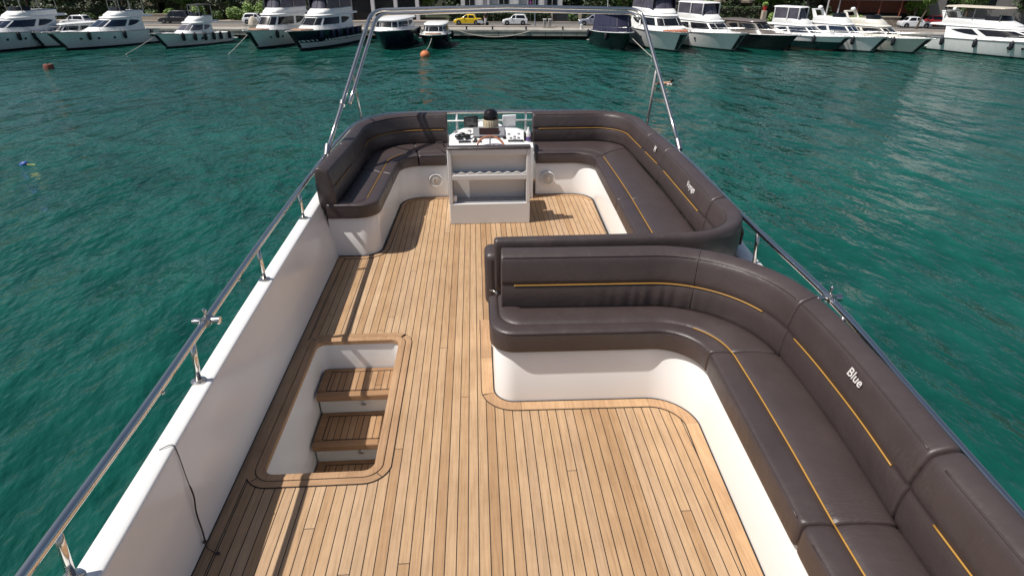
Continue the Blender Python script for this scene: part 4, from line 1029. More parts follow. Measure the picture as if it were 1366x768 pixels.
MB().lathe((-40.85, 62.6, WZ + .43), [(.08, 0), (.07, .08), (.02, .10)], 10).build('buoy_eye', M['black'], b)
f = thing('float', 'small blue float with yellow rope on the left water', 'float', (-22.3, 29.9, WZ))
MB().lathe((0, 0, .02), [(.02, -.2), (.10, -.16), (.12, 0), (.10, .16), (.02, .2)], 16, ax=(.9, .2, .35)).build('float_body', M['blue_pl'], f, smooth=True)
MB().tube(crom([(.12, -.02, .03), (.3, -.08, .015), (.45, -.06, .012), (.62, -.12, .01)], 4), .022, 6).build('float_line', M['yellow_r'], f, smooth=True)

# ---------------------------------------------------------------- people
def skin(name, joints, edges, m, parent=None, sub=2, root=0):
    me = bpy.data.meshes.new(name); me.from_pydata([j[0] for j in joints], edges, [])
    o = bpy.data.objects.new(name, me); C.objects.link(o)
    md = o.modifiers.new('skin', 'SKIN'); md.use_smooth_shade = True
    s = o.modifiers.new('sub', 'SUBSURF'); s.levels = sub; s.render_levels = sub
    for i, v in enumerate(me.skin_vertices[0].data):
        r = joints[i][1]; v.radius = r if isinstance(r, tuple) else (r, r); v.use_root = (i == root)
    dg = bpy.context.evaluated_depsgraph_get(); m2 = bpy.data.meshes.new_from_object(o.evaluated_get(dg))
    o.modifiers.clear(); o.data = m2; m2.materials.clear(); m2.materials.append(m)
    for p in m2.polygons: p.use_smooth = True
    if parent: o.parent = parent
    return o
def standing(lab, pos, rz, shirt, legs, arm=0.0, hair='hair', group=None):
    p = thing('person', lab, 'person', pos, rz, group)
    J = [((0, 0, .95), .13), ((0, 0, 1.15), .125), ((0, 0, 1.38), .15), ((0, .0, 1.49), .055), ((0, .02, 1.58), .085), ((0, .02, 1.70), .085),
         ((.18, 0, 1.42), .055), ((.24, .02, 1.15), .042), ((.22, .10 + arm, .95 + arm * .6), .034), ((.21, .14 + arm, .86 + arm * .7), .04),
         ((-.18, 0, 1.42), .055), ((-.24, .02, 1.15), .042), ((-.22, .08, .95), .034), ((-.21, .10, .86), .04),
         ((.09, 0, .86), .085), ((.10, .03, .48), .06), ((.10, -.01, .09), .042), ((.10, .13, .04), .035),
         ((-.09, 0, .86), .085), ((-.12, .10, .48), .06), ((-.13, .02, .09), .042), ((-.13, .16, .04), .035)]
    E_ = [(0, 1), (1, 2), (2, 3), (3, 4), (4, 5), (2, 6), (6, 7), (7, 8), (8, 9), (2, 10), (10, 11), (11, 12), (12, 13), (0, 14), (14, 15), (15, 16), (16, 17), (0, 18), (18, 19), (19, 20), (20, 21)]
    skin('body', J, E_, M['skin'], p)
    skin('shirt', [((0, 0, .93), .155), ((0, 0, 1.15), .148), ((0, 0, 1.38), .168), ((0, 0, 1.455), .085), ((.19, 0, 1.42), .075), ((.24, .02, 1.20), .062), ((-.19, 0, 1.42), .075), ((-.24, .02, 1.20), .062)],
         [(0, 1), (1, 2), (2, 3), (2, 4), (4, 5), (2, 6), (6, 7)], M[shirt], p)
    skin('trousers', [((0, 0, .96), .155), ((.09, 0, .86), .108), ((.10, .03, .48), .078), ((.10, -.01, .13), .062), ((-.09, 0, .86), .108), ((-.12, .10, .48), .078), ((-.13, .02, .13), .062)],
         [(0, 1), (1, 2), (2, 3), (0, 4), (4, 5), (5, 6)], M[legs], p)
    MB().ellipsoid((0, -.015, 1.70), .098, .105, .085, 14, 9).build('hair', M[hair], p, smooth=True)
    MB().ellipsoid((0, .105, 1.635), .012, .02, .018, 8, 6).build('nose', M['skin'], p, smooth=True)
    return p
# swimmer: body along +x (head to the right), mostly under water
sw = thing('person', 'swimmer with dark hair and maroon trunks in the water beyond the right arch leg', 'person', (15.55, 50.6, WZ), R(-3))
skin('body', [((.0, 0, .06), .15), ((-.28, 0, .05), .15), ((.30, 0, .10), .17), ((.50, 0, .14), .07), ((.62, 0, .20), .105), ((.74, 0, .24), .10), ((.42, .20, .08), .06), ((.66, .34, .03), .048), ((.95, .36, -.05), .04), ((1.05, .34, -.06), .042),
              ((.42, -.20, .06), .06), ((.30, -.44, -.02), .048), ((.52, -.58, -.08), .04), ((.60, -.56, -.09), .042), ((-.42, .09, .02), .10), ((-.80, .12, -.12), .075), ((-1.2, .12, -.22), .05), ((-.42, -.09, .02), .10), ((-.80, -.14, -.04), .075), ((-1.2, -.14, -.14), .05)],
     [(0, 1), (0, 2), (2, 3), (3, 4), (4, 5), (2, 6), (6, 7), (7, 8), (8, 9), (2, 10), (10, 11), (11, 12), (12, 13), (1, 14), (14, 15), (15, 16), (1, 17), (17, 18), (18, 19)], M['skin'], sw)
skin('trunks', [((-.12, 0, .05), .162), ((-.28, 0, .05), .168), ((-.42, .09, .02), .125), ((-.62, .105, -.05), .105), ((-.42, -.09, .02), .125), ((-.62, -.115, -.01), .105)], [(0, 1), (1, 2), (2, 3), (1, 4), (4, 5)], M['cloth_maroon'], sw)
MB().ellipsoid((.72, -.005, .31), .175, .15, .135, 16, 10).build('hair', M['hair'], sw, smooth=True)
MB().ellipsoid((.70, -.10, .20), .015, .02, .015, 8, 6).build('nose', M['skin'], sw, smooth=True)
g = MB()
for k in range(26): g.ellipsoid((15.55 + .42 + rnd.uniform(-.16, .22), 50.6 - .28 + rnd.uniform(-.2, .2), WZ + .03 + rnd.random() * .07), .05 * rnd.uniform(.4, 1), .05 * rnd.uniform(.4, 1), .03, 6, 4)
tag(g.build('splash', M['foam'], smooth=True), kind='stuff')
o = bpy.data.objects['splash']; o['label'] = 'white splash of water beside the swimmer'; o['category'] = 'splash'
for p, a in FLYP: standing('person in a red top on the flybridge of the navy banded yacht', p, a, 'cloth_red', 'cloth_dark')

# ---------------------------------------------------------------- cars, scooter and furniture on the road
def car(lab, x, d, col, ln=4.0, hgt=1.45, flip=False, kind='hatch', cat='car'):
    a = quay_a(x) + (math.pi if flip else 0)
    px, py = x - math.sin(quay_a(x)) * d, quay_y(x) + math.cos(quay_a(x)) * d
    c = thing('parked_car', lab, cat, (px, py, QZ + .02), a)
    L, W = ln, 1.74; xr = -L / 2; k = L
    low = [(0, .34), (.0, .72), (.03, .84), (.30, .90), (.62, .93), (.66, .90), (.90, .78), (.985, .62), (1, .36), (.97, .22), (.02, .22)]
    rings = []
    for yv, sc_ in ((-W / 2, .97), (-W / 2 * .93, 1.0), (W / 2 * .93, 1.0), (W / 2, .97)):
        rings.append([(xr + k * (.5 + (u - .5) * sc_), yv, .22 + (z - .22) * (1 if abs(yv) < W * .48 else .94)) for u, z in low])
    MB().loft(rings).build('body', M[col], c, bevel=.04)
    rear = {'hatch': .035, 'sedan': .18, 'suv': .02}[kind]
    gh = [(rear, .86), (rear + .07, hgt - .10), (rear + .14, hgt), (.50, hgt - .01), (.56, hgt - .08), (.73, .88)]
    rings = []
    for yv, zz in ((-W / 2 * .94, 0), (-W / 2 * .76, 1)):
        pass
    bot = [(xr + k * u, z) for u, z in gh]
    def sec(wf): return wf
    mb = MB(); rr1 = []
    for yv in (-1, -.94, .94, 1):
        rr1.append([(x_, yv * W / 2 * (.95 - .22 * ((z_ - .86) / (hgt - .86))), z_ if abs(yv) < 1 else z_ - .03) for x_, z_ in bot])
    mb.loft(rr1).build('cabin', M[col], c, bevel=.03)
    # windows
    for sgn in (1, -1):
        def wp(u, z): return Vector((xr + k * u, sgn * W / 2 * (.95 - .22 * ((z - .86) / (hgt - .86))), z))
        q = (wp(rear + .05, .90), wp(.47, .90), wp(.46, hgt - .09), wp(rear + .11, hgt - .10))
        if sgn > 0: q = (q[1], q[0], q[3], q[2])
        MB().panel(q, .02, .98, .02, .95, .012, .03).build('side_window', M['glass'], c)
        q = (wp(.485, .90), wp(.69, .90), wp(.555, hgt - .10), wp(.485, hgt - .09))
        if sgn > 0: q = (q[1], q[0], q[3], q[2])
        MB().panel(q, .02, .95, .02, .95, .012, .03).build('side_window', M['glass'], c)
    q = [Vector((xr + k * .725, -W * .42, .90)), Vector((xr + k * .725, W * .42, .90)), Vector((xr + k * .565, W * .35, hgt - .07)), Vector((xr + k * .565, -W * .35, hgt - .07))]
    MB().panel(q, .04, .96, .05, .95, .02, .04).build('windscreen', M['glass'], c)
    q = [Vector((xr + k * rear, W * .42, .90)), Vector((xr + k * rear, -W * .42, .90)), Vector((xr + k * (rear + .07), -W * .35, hgt - .10)), Vector((xr + k * (rear + .07), W * .35, hgt - .10))]
    MB().panel(q, .06, .94, .1, .95, .02, .04).build('rear_window', M['glass'], c)
    for u in (.19, .81):
        for sgn in (1, -1):
            wl_ = MB().lathe((xr + k * u, sgn * (W / 2 - .16), .31), [(.20, 0), (.30, .0), (.315, .03), (.315, .15), (.30, .18), (.2, .18)], 20, ax=(0, sgn, 0)).build('wheel', M['rubber'], c, smooth='auto')
            MB().lathe((xr + k * u, sgn * (W / 2 - .16), .31), [(.20, .15), (.19, .175), (.06, .185), (.01, .19)], 16, ax=(0, sgn, 0)).build('rim', M['steel_dull'], wl_, smooth='auto')
            MB().lathe((xr + k * u, sgn * (W / 2 - .03), .32), [(.345, 0), (.345, .034), (.335, .036)], 20, ax=(0, sgn, 0)).build('wheel_arch', M['rubber'], c)
    for sgn in (1, -1):
        MB().ellipsoid((xr + k * .965, sgn * W * .36, .64), .09, .17, .07, 12, 8).build('headlight', M['lamp'], c, smooth=True)
        MB().ellipsoid((xr + k * .015, sgn * W * .38, .72), .05, .13, .09, 12, 8).build('tail_light', M['red_lamp'], c, smooth=True)
        MB().box(xr + k * .60, xr + k * .64, sgn * W * .5 - .05, sgn * W * .5 + .10, .90, 1.0).build('mirror', M[col], c, bevel=.02)
    return c
car('yellow taxi coloured sedan parked on the quay road behind the arch', -1.7, 8.2, 'car_yellow', 4.1, 1.42, True, 'sedan')
car('white hatchback driving along the quay road behind the arch centre', 5.2, 8.0, 'car_white', 3.7, 1.45, True, 'hatch')
car('silver blue sedan beside the black hulled canvas boat', 16.4, 8.0, 'car_silver', 4.2, 1.42, True, 'sedan')
car('white car half hidden between black boat and the right arch corner', 23.4, 8.3, 'car_white', 3.9, 1.45, True, 'hatch')
car('small white car parked between the two leftmost yachts', -57.2, 4.2, 'car_white', 3.9, 1.45, True, 'hatch')
car('red car parked under the terrace by the right trees', 61.3, 12.5, 'car_red', 4.0, 1.45, True, 'hatch')
car('white car with dark windows below the terrace wall', 58.6, 9.8, 'car_white', 4.0, 1.42, False, 'sedan')
car('light parked car behind the low canvas covered boat', -33.0, 9.0, 'car_white', 3.9, 1.45, False, 'hatch')
tk = car('dark pickup truck parked beyond the low canvas covered boat', -45.6, 9.5, 'car_dark', 4.8, 1.75, True, 'suv', 'truck')
def scooter(lab, x, d):
    o = thing('motor_scooter', lab, 'scooter', (x, quay_y(x) + d, QZ + .02), R(4))
    for xx in (-.6, .62):
        MB().lathe((xx, -.06, .25), [(.15, 0), (.24, 0), (.25, .04), (.25, .08), (.24, .12), (.15, .12)], 16, ax=(0, 1, 0)).build('wheel', M['rubber'], o, smooth='auto')
    MB().hexa([(-.75, -.14, .35), (.1, -.14, .25), (.1, .14, .25), (-.75, .14, .35)], [(-.8, -.12, .78), (-.05, -.13, .74), (-.05, .13, .74), (-.8, .12, .78)]).build('body', M['car_white'], o, bevel=.05)
    MB().box(-.8, -.05, -.14, .14, .78, .86).build('saddle', M['black'], o, bevel=.03)
    MB().hexa([(.38, -.2, .25), (.46, -.2, .25), (.46, .2, .25), (.38, .2, .25)], [(.28, -.17, .95), (.36, -.17, .97), (.36, .17, .97), (.28, .17, .95)]).build('leg_shield', M['car_white'], o, bevel=.03)
    MB().tube([(.32, -.33, 1.04), (.36, 0, 1.0), (.32, .33, 1.04)], .02, 8).build('handlebar', M['black'], o, smooth=True)
    MB().box(-.05, .42, -.13, .13, .22, .28).build('footboard', M['black'], o)
    return o
scooter('white motor scooter parked on the quay between yellow and white cars', 1.3, 6.6)
def standing_q(lab, x, d, **k): return standing(lab, (x, quay_y(x) + d, QZ + .02), R(200), **k)
standing_q('person in white shirt standing on the quay beside the long white yacht', 62.3, 6.0, shirt='cloth_white', legs='cloth_dark')
standing_q('person in a red top standing in front of the dark glass pavilion', -12.2, 13.0, shirt='cloth_red', legs='cloth_dark')
standing_q('person in dark clothes standing next to the white motor scooter', 1.7, 7.3, shirt='cloth_dark', legs='cloth_white')
def lamp(x, d, lab):
    o = thing('street_lamp', lab, 'lamp', (x, quay_y(x) + d, QZ), 0)
    MB().lathe((0, 0, 0), [(.10, 0), (.10, .5), (.06, .55), (.05, 5.0)], 12).build('pole', M['steel_dull'], o, smooth='auto')
    MB().tube([(0, 0, 4.95), (0, -.5, 5.2), (0, -1.2, 5.25)], .035, 8).build('arm', M['steel_dull'], o, smooth=True)
    MB().ellipsoid((0, -1.3, 5.22), .14, .32, .07, 12, 8).build('lamp_head', M['grey_pl'], o, smooth=True)
lamp(8.6, 5.0, 'grey street lamp on the quay right of the white hatchback')
for k, (x, lab) in enumerate(((9.8, 'left one of two pale power pedestals on the quay edge'), (10.5, 'right one of two pale power pedestals on the quay edge'))):
    o = thing('power_pedestal', lab, 'pedestal', (x, quay_y(x) + 3.4, QZ), 0, 'pale power pedestals on the quay')
    MB().box(-.2, .2, -.18, .18, 0, 1.05).build('cabinet', M['concrete'], o, bevel=.03); MB().box(-.24, .24, -.22, .22, 1.05, 1.16).build('cap', M['stucco'], o, bevel=.03)
    MB().box(-.12, .12, -.2, -.178, .6, .9).build('socket_panel', M['grey_pl'], o)
for x, lab in ((17.0, 'pale rounded bollard nearest the black canvas boat'), (14.6, 'pale rounded bollard left of the silver blue sedan')):
    tag(MB().lathe((x, quay_y(x) + 1.8, QZ), [(.22, 0), (.20, .1), (.15, .35), (.22, .5), (.20, .6), (.02, .66)], 16).build('bollard', M['stucco'], smooth='auto'), lab, 'bollard', 'pale bollards on the quay')
for x, lab in ((2.5, 'black bollard on the quay edge in front of the white hatchback'), (7.0, 'black bollard on the quay edge under the street lamp'), (11.9, 'black bollard on the quay edge right of the power pedestals'), (-1.0, 'black bollard on the quay edge in front of the yellow sedan')):
    tag(MB().lathe((x, quay_y(x) + .35, QZ), [(.16, 0), (.12, .06), (.10, .25), (.18, .34), (.16, .42), (.02, .44)], 14).build('bollard', M['black'], smooth='auto'), lab, 'bollard', 'black bollards along the quay edge')
for x, lab in ((-30.6, 'beige covered scooter left of its twin behind the low white boat'), (-29.0, 'beige covered scooter nearest the white yacht with tan sunpad')):
    g = MB().loft([[(x + rx * (.75 + .25 * math.cos(a * 2)) * math.cos(a), quay_y(x) + 2.4 + ry * math.sin(a), QZ + z) for a in [2 * math.pi * k / 16 for k in range(16)]] for z, rx, ry in ((0, .72, .5), (.4, .75, .5), (.9, .62, .42), (1.25, .42, .3), (1.45, .18, .14))])
    tag(g.build('covered_scooter', M['tarp'], smooth=True), lab, 'scooter', 'covered scooters on the quay')

# ---------------------------------------------------------------- greenery and buildings behind the road
def leaves(mb, c, rx, ry, rz, n, size, shell=.55):
    for _ in range(n):
        while True:
            d = Vector((rnd.uniform(-1, 1), rnd.uniform(-1, 1), rnd.uniform(-1, 1)))
            if shell < d.length < 1: break
        p = Vector((c[0] + d.x * rx, c[1] + d.y * ry, c[2] + d.z * rz))
        a = Vector((rnd.gauss(0, 1), rnd.gauss(0, 1), rnd.gauss(0, .6))).normalized(); b = a.orthogonal().normalized()
        s = size * rnd.uniform(.6, 1.4); mb.add([p - a * s, p + b * s * .45, p + a * s, p - b * s * .45], [(0, 1, 2, 3)])
def make_tree(kind, seed, h, r, leaf, bark='bark'):
    rnd.seed(seed); mb = MB(); tr = MB()
    th = h * .42
    tr.tube(crom([(0, 0, -.3), (rnd.uniform(-.15, .15), rnd.uniform(-.1, .1), th * .5), (rnd.uniform(-.3, .3), 0, th), (0, 0, h * .75)], 4), [.26 - .20 * k / 12 for k in range(13)], 9)
    cl = []
    for k in range(11):
        a = rnd.uniform(0, 6.28); rr_ = r * rnd.uniform(.25, .75); z = h * rnd.uniform(.40, .92)
        c = (rr_ * math.cos(a), rr_ * math.sin(a), z); cl.append(c)
        tr.tube([(0, 0, th * rnd.uniform(.7, 1.1)), (c[0] * .5, c[1] * .5, (th + z) / 2 + .2), c], [.10, .06, .02], 6)
    for c in cl:
        q = r * rnd.uniform(.30, .52); leaves(mb, c, q, q, q * .8, 260, .21, .35)
    return mb, tr
TREEP = {}
def tree(kind, lab, x, d, s=1.0, grp='trees beyond the quay road'):
    spec = {'dark': (11, 7.5, 3.2, 'leaf_dark', 'bark'), 'green': (23, 7.0, 3.0, 'leaf', 'bark'), 'light': (37, 6.0, 2.6, 'leaf_lt', 'bark_pale')}[kind]
    if kind not in TREEP:
        c, t = make_tree(kind, spec[0], spec[1], spec[2], spec[3]); o = thing('tree', lab, 'tree', (0, 0, 0), 0, grp)
        c.build('crown', M[spec[3]], o); t.build('trunk', M[spec[4]], o, smooth=True); TREEP[kind] = o
    else: o = copy_tree(TREEP[kind])
    o.location = (x, quay_y(x) + d, QZ); o.rotation_euler = (0, 0, rnd.uniform(0, 6.28)); o.scale = (s, s, s)
    tag(o, lab, 'tree', grp); return o
def shrub(lab, x, d, w_, h, leaf, n=420, cat='shrub', size=.13, grp='shrubs behind the quay road'):
    mb = MB(); c = (0, 0, h * .5); leaves(mb, c, w_, w_ * .7, h * .55, n, size, .5)
    for k in range(4): leaves(mb, (rnd.uniform(-.6, .6) * w_, rnd.uniform(-.4, .4) * w_, h * rnd.uniform(.5, .9)), w_ * .4, w_ * .4, h * .25, n // 5, size, .3)
    o = thing('shrub', lab, cat, (x, quay_y(x) + d, QZ + .05), 0, grp)
    mb.build('foliage', M[leaf], o)
    t = MB()
    for k in range(4):
        a = k * 1.6; t.tube([(0, 0, 0), (.3 * w_ * math.cos(a), .3 * w_ * math.sin(a), h * .6)], .03, 5)
    t.build('stem', M['bark'], o); return o
def hedge(lab, x0, x1, d, h, th, leaf, n, name='hedge'):
    xm_ = (x0 + x1) / 2; L = math.dist((x0, quay_y(x0)), (x1, quay_y(x1)))
    o = thing(name, lab, 'hedge', (xm_, quay_y(xm_) + d, QZ + .05), quay_a(xm_))
    mb = MB()
    for _ in range(n):
        f = rnd.random(); p = Vector((rnd.uniform(-L / 2, L / 2), (-th / 2 if f < .6 else rnd.uniform(-th / 2, th / 2)) + rnd.gauss(0, .05), rnd.uniform(0, h) if f < .6 else h + rnd.gauss(0, .06)))
        a = Vector((rnd.gauss(0, 1), rnd.gauss(0, 1), rnd.gauss(0, 1))).normalized(); b = a.orthogonal().normalized(); s = .12 * rnd.uniform(.6, 1.5)
        mb.add([p - a * s, p + b * s * .5, p + a * s, p - b * s * .5], [(0, 1, 2, 3)])
    mb.build('foliage', M[leaf], o)
    MB().box(-L / 2 + .1, L / 2 - .1, -th / 2 + .12, th / 2, 0, h - .12).build('branches', M['bark'], o, bevel=.08)
    return o
# trees (left to right)
TL = [('dark', -66, 16, 1.0), ('dark', -60, 15.5, 1.1), ('green', -55.5, 17, 1.0), ('dark', -50, 15.6, 1.05), ('green', -45, 17, .95), ('dark', -39.5, 17, 1.1), ('dark', -34.5, 19, 1.0), ('green', -29, 18, 1.0), ('dark', -23.5, 17.5, 1.0), ('green', -8.5, 18, .9), ('dark', 19.3, 16.5, .9), ('green', 23.5, 16, 1.0), ('dark', 29.5, 17, 1.0), ('light', 34, 15.3, .8), ('dark', 38.5, 15.8, 1.0), ('green', 42.5, 14.5, 1.0), ('green', 46.5, 15.5, 1.05), ('dark', 50.5, 15.0, 1.0), ('light', 63.0, 14.0, .75), ('green', 70, 15, .9), ('dark', 78, 15, 1.0), ('dark', -72, 17, 1.1), ('dark', -20, 22, 1.2), ('dark', 1, 27, 1.3), ('dark', 12, 27, 1.2), ('dark', 27, 24, 1.2), ('dark', 45, 22, 1.3), ('dark', -45, 24, 1.3), ('dark', -60, 24, 1.3), ('dark', -30, 25, 1.3)]
TW = ['behind the leftmost yacht', 'left of the small white car', 'behind the small white car', 'behind the yacht with three portholes', 'behind the dark pickup truck', 'left of the bright shrubs', 'behind the bright shrubs', 'left of the tan sunpad yacht', 'behind the tan sunpad yacht', 'right of the glass pavilion', 'behind the silver blue sedan', 'behind the half hidden white car', 'behind the orange hatch yacht', 'behind the tall hardtop yacht', 'behind the taupe topped yacht', 'left of the open hardtop yacht', 'behind the open hardtop yacht', 'left of the terrace restaurant', 'in front of the terrace restaurant', 'behind the long white yacht', 'in front of the grey house', 'at the far left edge', 'behind the stone gate wall', 'behind the white villa', 'right of the white villa', 'in the second row behind the quay trees', 'in the second row left of the restaurant', 'in the second row behind the pickup truck', 'in the second row at far left', 'in the second row behind the bright shrubs']
KN = {'dark': 'dark green', 'green': 'mid green', 'light': 'light green'}
for (k, x, d, s), wv in zip(TL, TW): tree(k, f'{KN[k]} leafy tree {wv}', x, d, s)
SH = [(-47.5, 14.6, .9, 1.3, 'leaf_lt', 'bright shrub left of the pickup truck'), (-50.5, 14.4, 1.1, 1.5, 'leaf', 'mid green shrub behind the blue windowed yacht'), (-43.0, 14.5, 1.0, 1.7, 'leaf_lt', 'bright shrub right of the pickup truck'), (-40.3, 14.6, .9, 1.4, 'leaf', 'mid green shrub over the low white boat'), (-37.2, 14.5, 1.0, 1.5, 'leaf_lt', 'bright shrub behind the black canvas cover'), (-34.8, 14.6, 1.0, 1.8, 'leaf_lt', 'bright bush left of the covered scooters'), (-32.4, 14.5, 1.2, 1.9, 'leaf_lt', 'large bright bush above the covered scooters'), (-30.0, 14.6, 1.0, 1.6, 'leaf_lt', 'bright bush beside the tan sunpad yacht'),
      (-46.0, 16.0, .55, 2.9, 'leaf_pale', 'pale round topiary above the pickup truck'), (-38.8, 16, .6, 3.0, 'leaf_pale', 'pale round topiary above the black canvas cover'), (-35.6, 16, .6, 3.0, 'leaf_pale', 'pale round topiary left of the bright bushes'), (-33.4, 16, .6, 3.1, 'leaf_pale', 'pale round topiary above the bright bushes'),
      (-60.5, 13.6, 1.2, 1.0, 'leaf', 'low shrub behind the small white car'), (-57.4, 13.6, 1.2, 1.05, 'leaf', 'low shrub right of the small white car'), (-54.3, 13.8, 1.2, 1.1, 'leaf_lt', 'low bright shrub behind the three porthole yacht'), (33.5, 10.5, .8, 1.7, 'leaf_lt', 'spiky bright plant right of the tall hardtop yacht'), (35.3, 10.4, .8, 1.5, 'leaf', 'green plant left of the taupe topped yacht'), (43.5, 11.5, 1.0, 1.6, 'leaf_lt', 'bright shrub above the open hardtop yacht'), (46.0, 11.5, 1.1, 1.7, 'leaf', 'green shrub behind the open hardtop yacht'), (54.0, 11.0, .9, 1.4, 'leaf_lt', 'shrub beside the terrace stone wall'), (51.5, 11.5, 1.0, 1.5, 'leaf', 'shrub left of the terrace stone wall'), (15.2, 13.4, 1.0, 1.2, 'leaf', 'shrub behind the silver blue sedan'), (24.3, 13.0, 1.1, 1.4, 'leaf_lt', 'bright shrub behind the half hidden white car')]
for x, d, w_, h, lf, lab in SH:
    k = 1.3 if lf == 'leaf_lt' and x < 0 else 1.0
    shrub(lab, x, d - (.5 if k > 1 else 0), w_ * k, h * k, lf, 620 if k > 1 else 420)
hedge('long dark clipped hedge behind the yellow and white cars', -3.8, 11.8, 13.2, 1.25, .9, 'leaf_dark', 5200)
hedge('dark hedge bank along the road behind the leftmost yachts', -70, -50, 15.2, 1.9, 1.4, 'leaf_dark', 6500)
hedge('dark hedge behind the bright shrubs on the left', -49, -26, 16.6, 2.6, 1.2, 'leaf_dark', 8000)
hedge('dark hedge in the shade behind the taupe topped yacht', 27, 52, 13.6, 2.2, 1.2, 'leaf_dark', 8000)
# far wooded slope that closes the view behind the first row of trees
mb = MB()
for _ in range(26000):
    x = rnd.uniform(-95, 105); f = rnd.random(); z = 7.5 * rnd.random() ** .8
    p = Vector((x, quay_y(x) + 27.5 + z * .5 + rnd.uniform(-1.2, 1.2) + 1.2 * math.sin(x * .7) + .8 * math.sin(x * 1.9), QZ + z))
    a = Vector((rnd.gauss(0, 1), rnd.gauss(0, 1), rnd.gauss(0, .8))).normalized(); b = a.orthogonal().normalized(); sz = .36 * rnd.uniform(.6, 1.4)
    mb.add([p - a * sz, p + b * sz * .5, p + a * sz, p - b * sz * .5], [(0, 1, 2, 3)])
wd = mb.build('woodland', M['leaf_dark']); tag(wd, 'dark wooded slope closing the view behind the quay trees', 'woodland', kind='stuff')
strip_prof(QD, [(26.5, QZ - .3), (32, QZ + 5.5), (70, QZ + 8), (70, QZ - .3)], 'hillside', mat('forest_floor', (.022, .03, .012), .95, var=.4, vs=.3), None, 'structure')
# buildings
def bld(name, lab, x, d, cat='building', rot=None):
    return thing(name, lab, cat, (x, quay_y(x) + d, QZ), quay_a(x) if rot is None else rot)
b = bld('villa', 'white villa with dark window openings behind the clipped hedge', 6.0, 17)
MB().box(-8, 8, 0, 8, 0, 6.5).build('wall', M['stucco'], b)
MB().box(-8.4, 8.4, -.5, 8.4, 6.5, 6.8).build('roof', M['stucco_grey'], b)
for x in (-6.6, -1.2, 3.4, 6.4):
    fr_ = MB().box(x - .75, x + .75, -.06, .02, .5, 3.2).build('window', M['glass'], b)
    MB().box(x - .03, x + .03, -.09, -.062, .5, 3.2).build('mullion', M['stucco'], fr_)
for x in (-4.6, -3.6, 1.0, 5.0): MB().box(x - .18, x + .18, -.45, -.09, 0, 6.4).build('column', M['stucco'], b, bevel=.02)
MB().box(-3.2, 2.4, -1.2, -.6, 2.0, 2.35).build('planter', M['leaf_dark'], b)
s_ = MB().box(-.12, .12, -.02, .02, 0, .5).build('small_sign', M['pink']); s_.location = (8.6, quay_y(8.6) + 12.6, QZ + 2.5)
tag(s_, 'small pink sign above the hedge beside the street lamp', 'sign')
MB().tube([(0, 0, -2.5), (0, 0, 0)], .03, 8).build('sign_post', M['steel_dull'], s_)
b = bld('gate', 'dark iron gate between two pale pillars behind the quay', 14.0, 13.2, 'gate')
for x in (-2.2, 2.2): MB().box(x - .25, x + .25, -.25, .25, 0, 2.2).build('pillar', M['stucco_tan'], b, bevel=.03)
MB().box(-1.9, 1.9, -.03, .03, .1, 1.9).build('gate_leaf', M['car_dark'], b)
b = bld('pavilion', 'dark glass pavilion with pale columns behind the navy launch', -13.5, 15.5)
MB().box(-6, 5, .3, 6, 0, 5).build('glass_front', M['glass'], b)
MB().box(-6.3, 5.3, -.4, 6.3, 5, 5.4).build('roof', M['stucco_grey'], b)
for x in (-5.8, -2.2, 1.4, 4.8): MB().box(x - .28, x + .28, -.2, .3, 0, 5).build('column', M['stucco'], b, bevel=.03)
b = bld('stone_wall', 'brown rubble stone wall beyond the purple flybridge enclosure', -21.5, 14.0, 'wall'); MB().box(-2.6, 1.8, 0, .7, 0, 4.2).build('masonry', M['stone'], b, bevel=.06); MB().box(-2.7, 1.9, -.06, .76, 4.2, 4.36).build('coping', M['stone'], b, bevel=.04)
b = bld('low_wall', 'tan garden wall right of the three porthole yacht', -47.4, 13.2, 'wall'); MB().box(-4.5, 1.6, 0, .35, 0, .95).build('masonry', M['stucco_tan'], b, bevel=.03); MB().box(-4.6, 1.7, -.05, .4, .95, 1.05).build('coping', M['stucco_tan'], b)
b = bld('house', 'pale house wall with flat canopy behind the left shrubs', -51.0, 21)
MB().box(-4, 5, 0, 6, 0, 6).build('wall', M['stucco_tan'], b); MB().box(-3, 4, -2.2, 0, 3.0, 3.35).build('canopy', M['stucco'], b, bevel=.04); MB().box(-2, 2, -.04, .02, .3, 2.4).build('window', M['glass'], b)
b = bld('restaurant', 'quayside restaurant with grey awning, red timber front and stone terrace', 57.5, 15.0)
MB().box(-7, 8, 0, 7, 0, 6).build('wall', M['dark_in'], b)
MB().box(-5.6, 6.5, -.25, .0, 1.6, 3.4).build('timber_front', M['timber'], b)
MB().box(-7, 3.5, -3.0, -.3, 0, 1.15).build('terrace', M['stone'], b, bevel=.05); MB().box(-7.1, 3.6, -3.1, -.25, 1.15, 1.3).build('terrace_coping', M['stucco_tan'], b, bevel=.03)
MB().hexa([(-6.2, -3.4, 3.35), (7.5, -3.4, 3.35), (7.5, 0, 3.9), (-6.2, 0, 3.9)], [(-6.2, -3.4, 3.62), (7.5, -3.4, 3.62), (7.5, 0, 4.2), (-6.2, 0, 4.2)]).build('awning', M['awning'], b)
for x in (-6.4, -4.9, -2.4, .5, 3.2): MB().box(x - .07, x + .07, -3.1, -2.96, 1.3, 3.4).build('post', M['stucco'] if x < -4 else M['timber'], b)
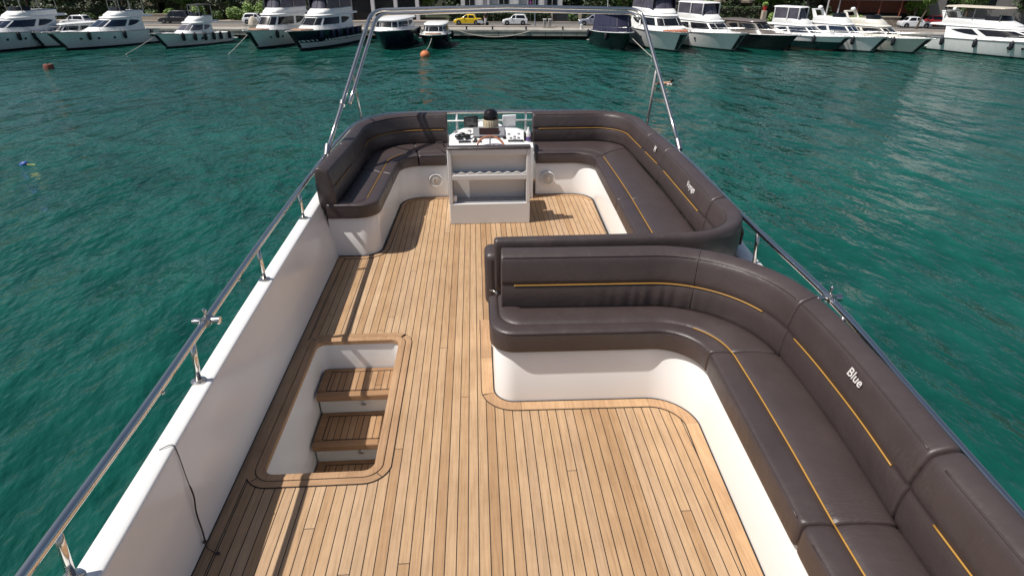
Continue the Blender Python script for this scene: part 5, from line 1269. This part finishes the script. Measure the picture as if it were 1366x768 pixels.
b = bld('house', 'plain grey house wall behind the long white yacht', 74, 17); MB().box(-8, 9, 0, 8, 0, 6.5).build('wall', M['stucco_grey'], b); MB().box(-8.3, 9.3, -.4, 8.3, 6.5, 6.8).build('roof', M['stucco_grey'], b)
for x in (-5, 0, 5): MB().box(x - .7, x + .7, -.04, .02, 2.2, 3.6).build('window', M['glass'], b)
b = bld('house', 'tan house front behind the taupe topped yacht', 37.0, 18); MB().box(-6, 6, 0, 6, 0, 6).build('wall', M['stucco_tan'], b); MB().box(-6.3, 6.3, -1.8, 6.3, 2.7, 3.0).build('balcony', M['stucco_tan'], b)
for x in (-4, -1, 2, 4.6): MB().box(x - .6, x + .6, -.04, .02, .4, 2.3).build('window', M['glass'], b)
for x, lab in ((34.6, 'terracotta pot with plant by the tan house front'), (41.3, 'red lidded pot beside the open hardtop yacht')):
    o = thing('flower_pot', lab, 'pot', (x, quay_y(x) + 9.8, QZ + .1)); MB().lathe((0, 0, 1.6 if x < 40 else 1.9), [(.2, 0), (.3, .5), (.33, .55), (.30, .6)], 14).build('pot', M['terracotta' if x < 40 else 'cloth_red'], o, smooth='auto'); MB().box(-.3, .3, -.3, .3, 0, 1.6 if x < 40 else 1.9).build('pedestal', M['stucco_tan'], o, bevel=.03)
    mb = MB(); leaves(mb, (0, 0, 2.4 if x < 40 else 2.7), .4, .4, .35, 160, .12, .2); mb.build('plant', M['leaf_lt'], o)
# a single leaning trunk by the terrace
t = thing('tree', 'slim dark trunked tree in front of the terrace stone wall', 'tree', (61.2, quay_y(61.2) + 8.5, QZ), 0, 'trees beyond the quay road')
MB().tube(crom([(-.9, 0, -.1), (-.6, 0, 1.2), (-.1, 0, 2.6), (.1, 0, 4.5)], 4), [.16 - .1 * k / 12 for k in range(13)], 8).build('trunk', M['bark'], t, smooth=True)
mb = MB(); leaves(mb, (.1, 0, 4.4), 1.6, 1.5, 1.2, 700, .18, .2); leaves(mb, (.0, 0, 3.4), .9, .8, .5, 120, .16, .2); mb.build('crown', M['leaf_lt'], t)
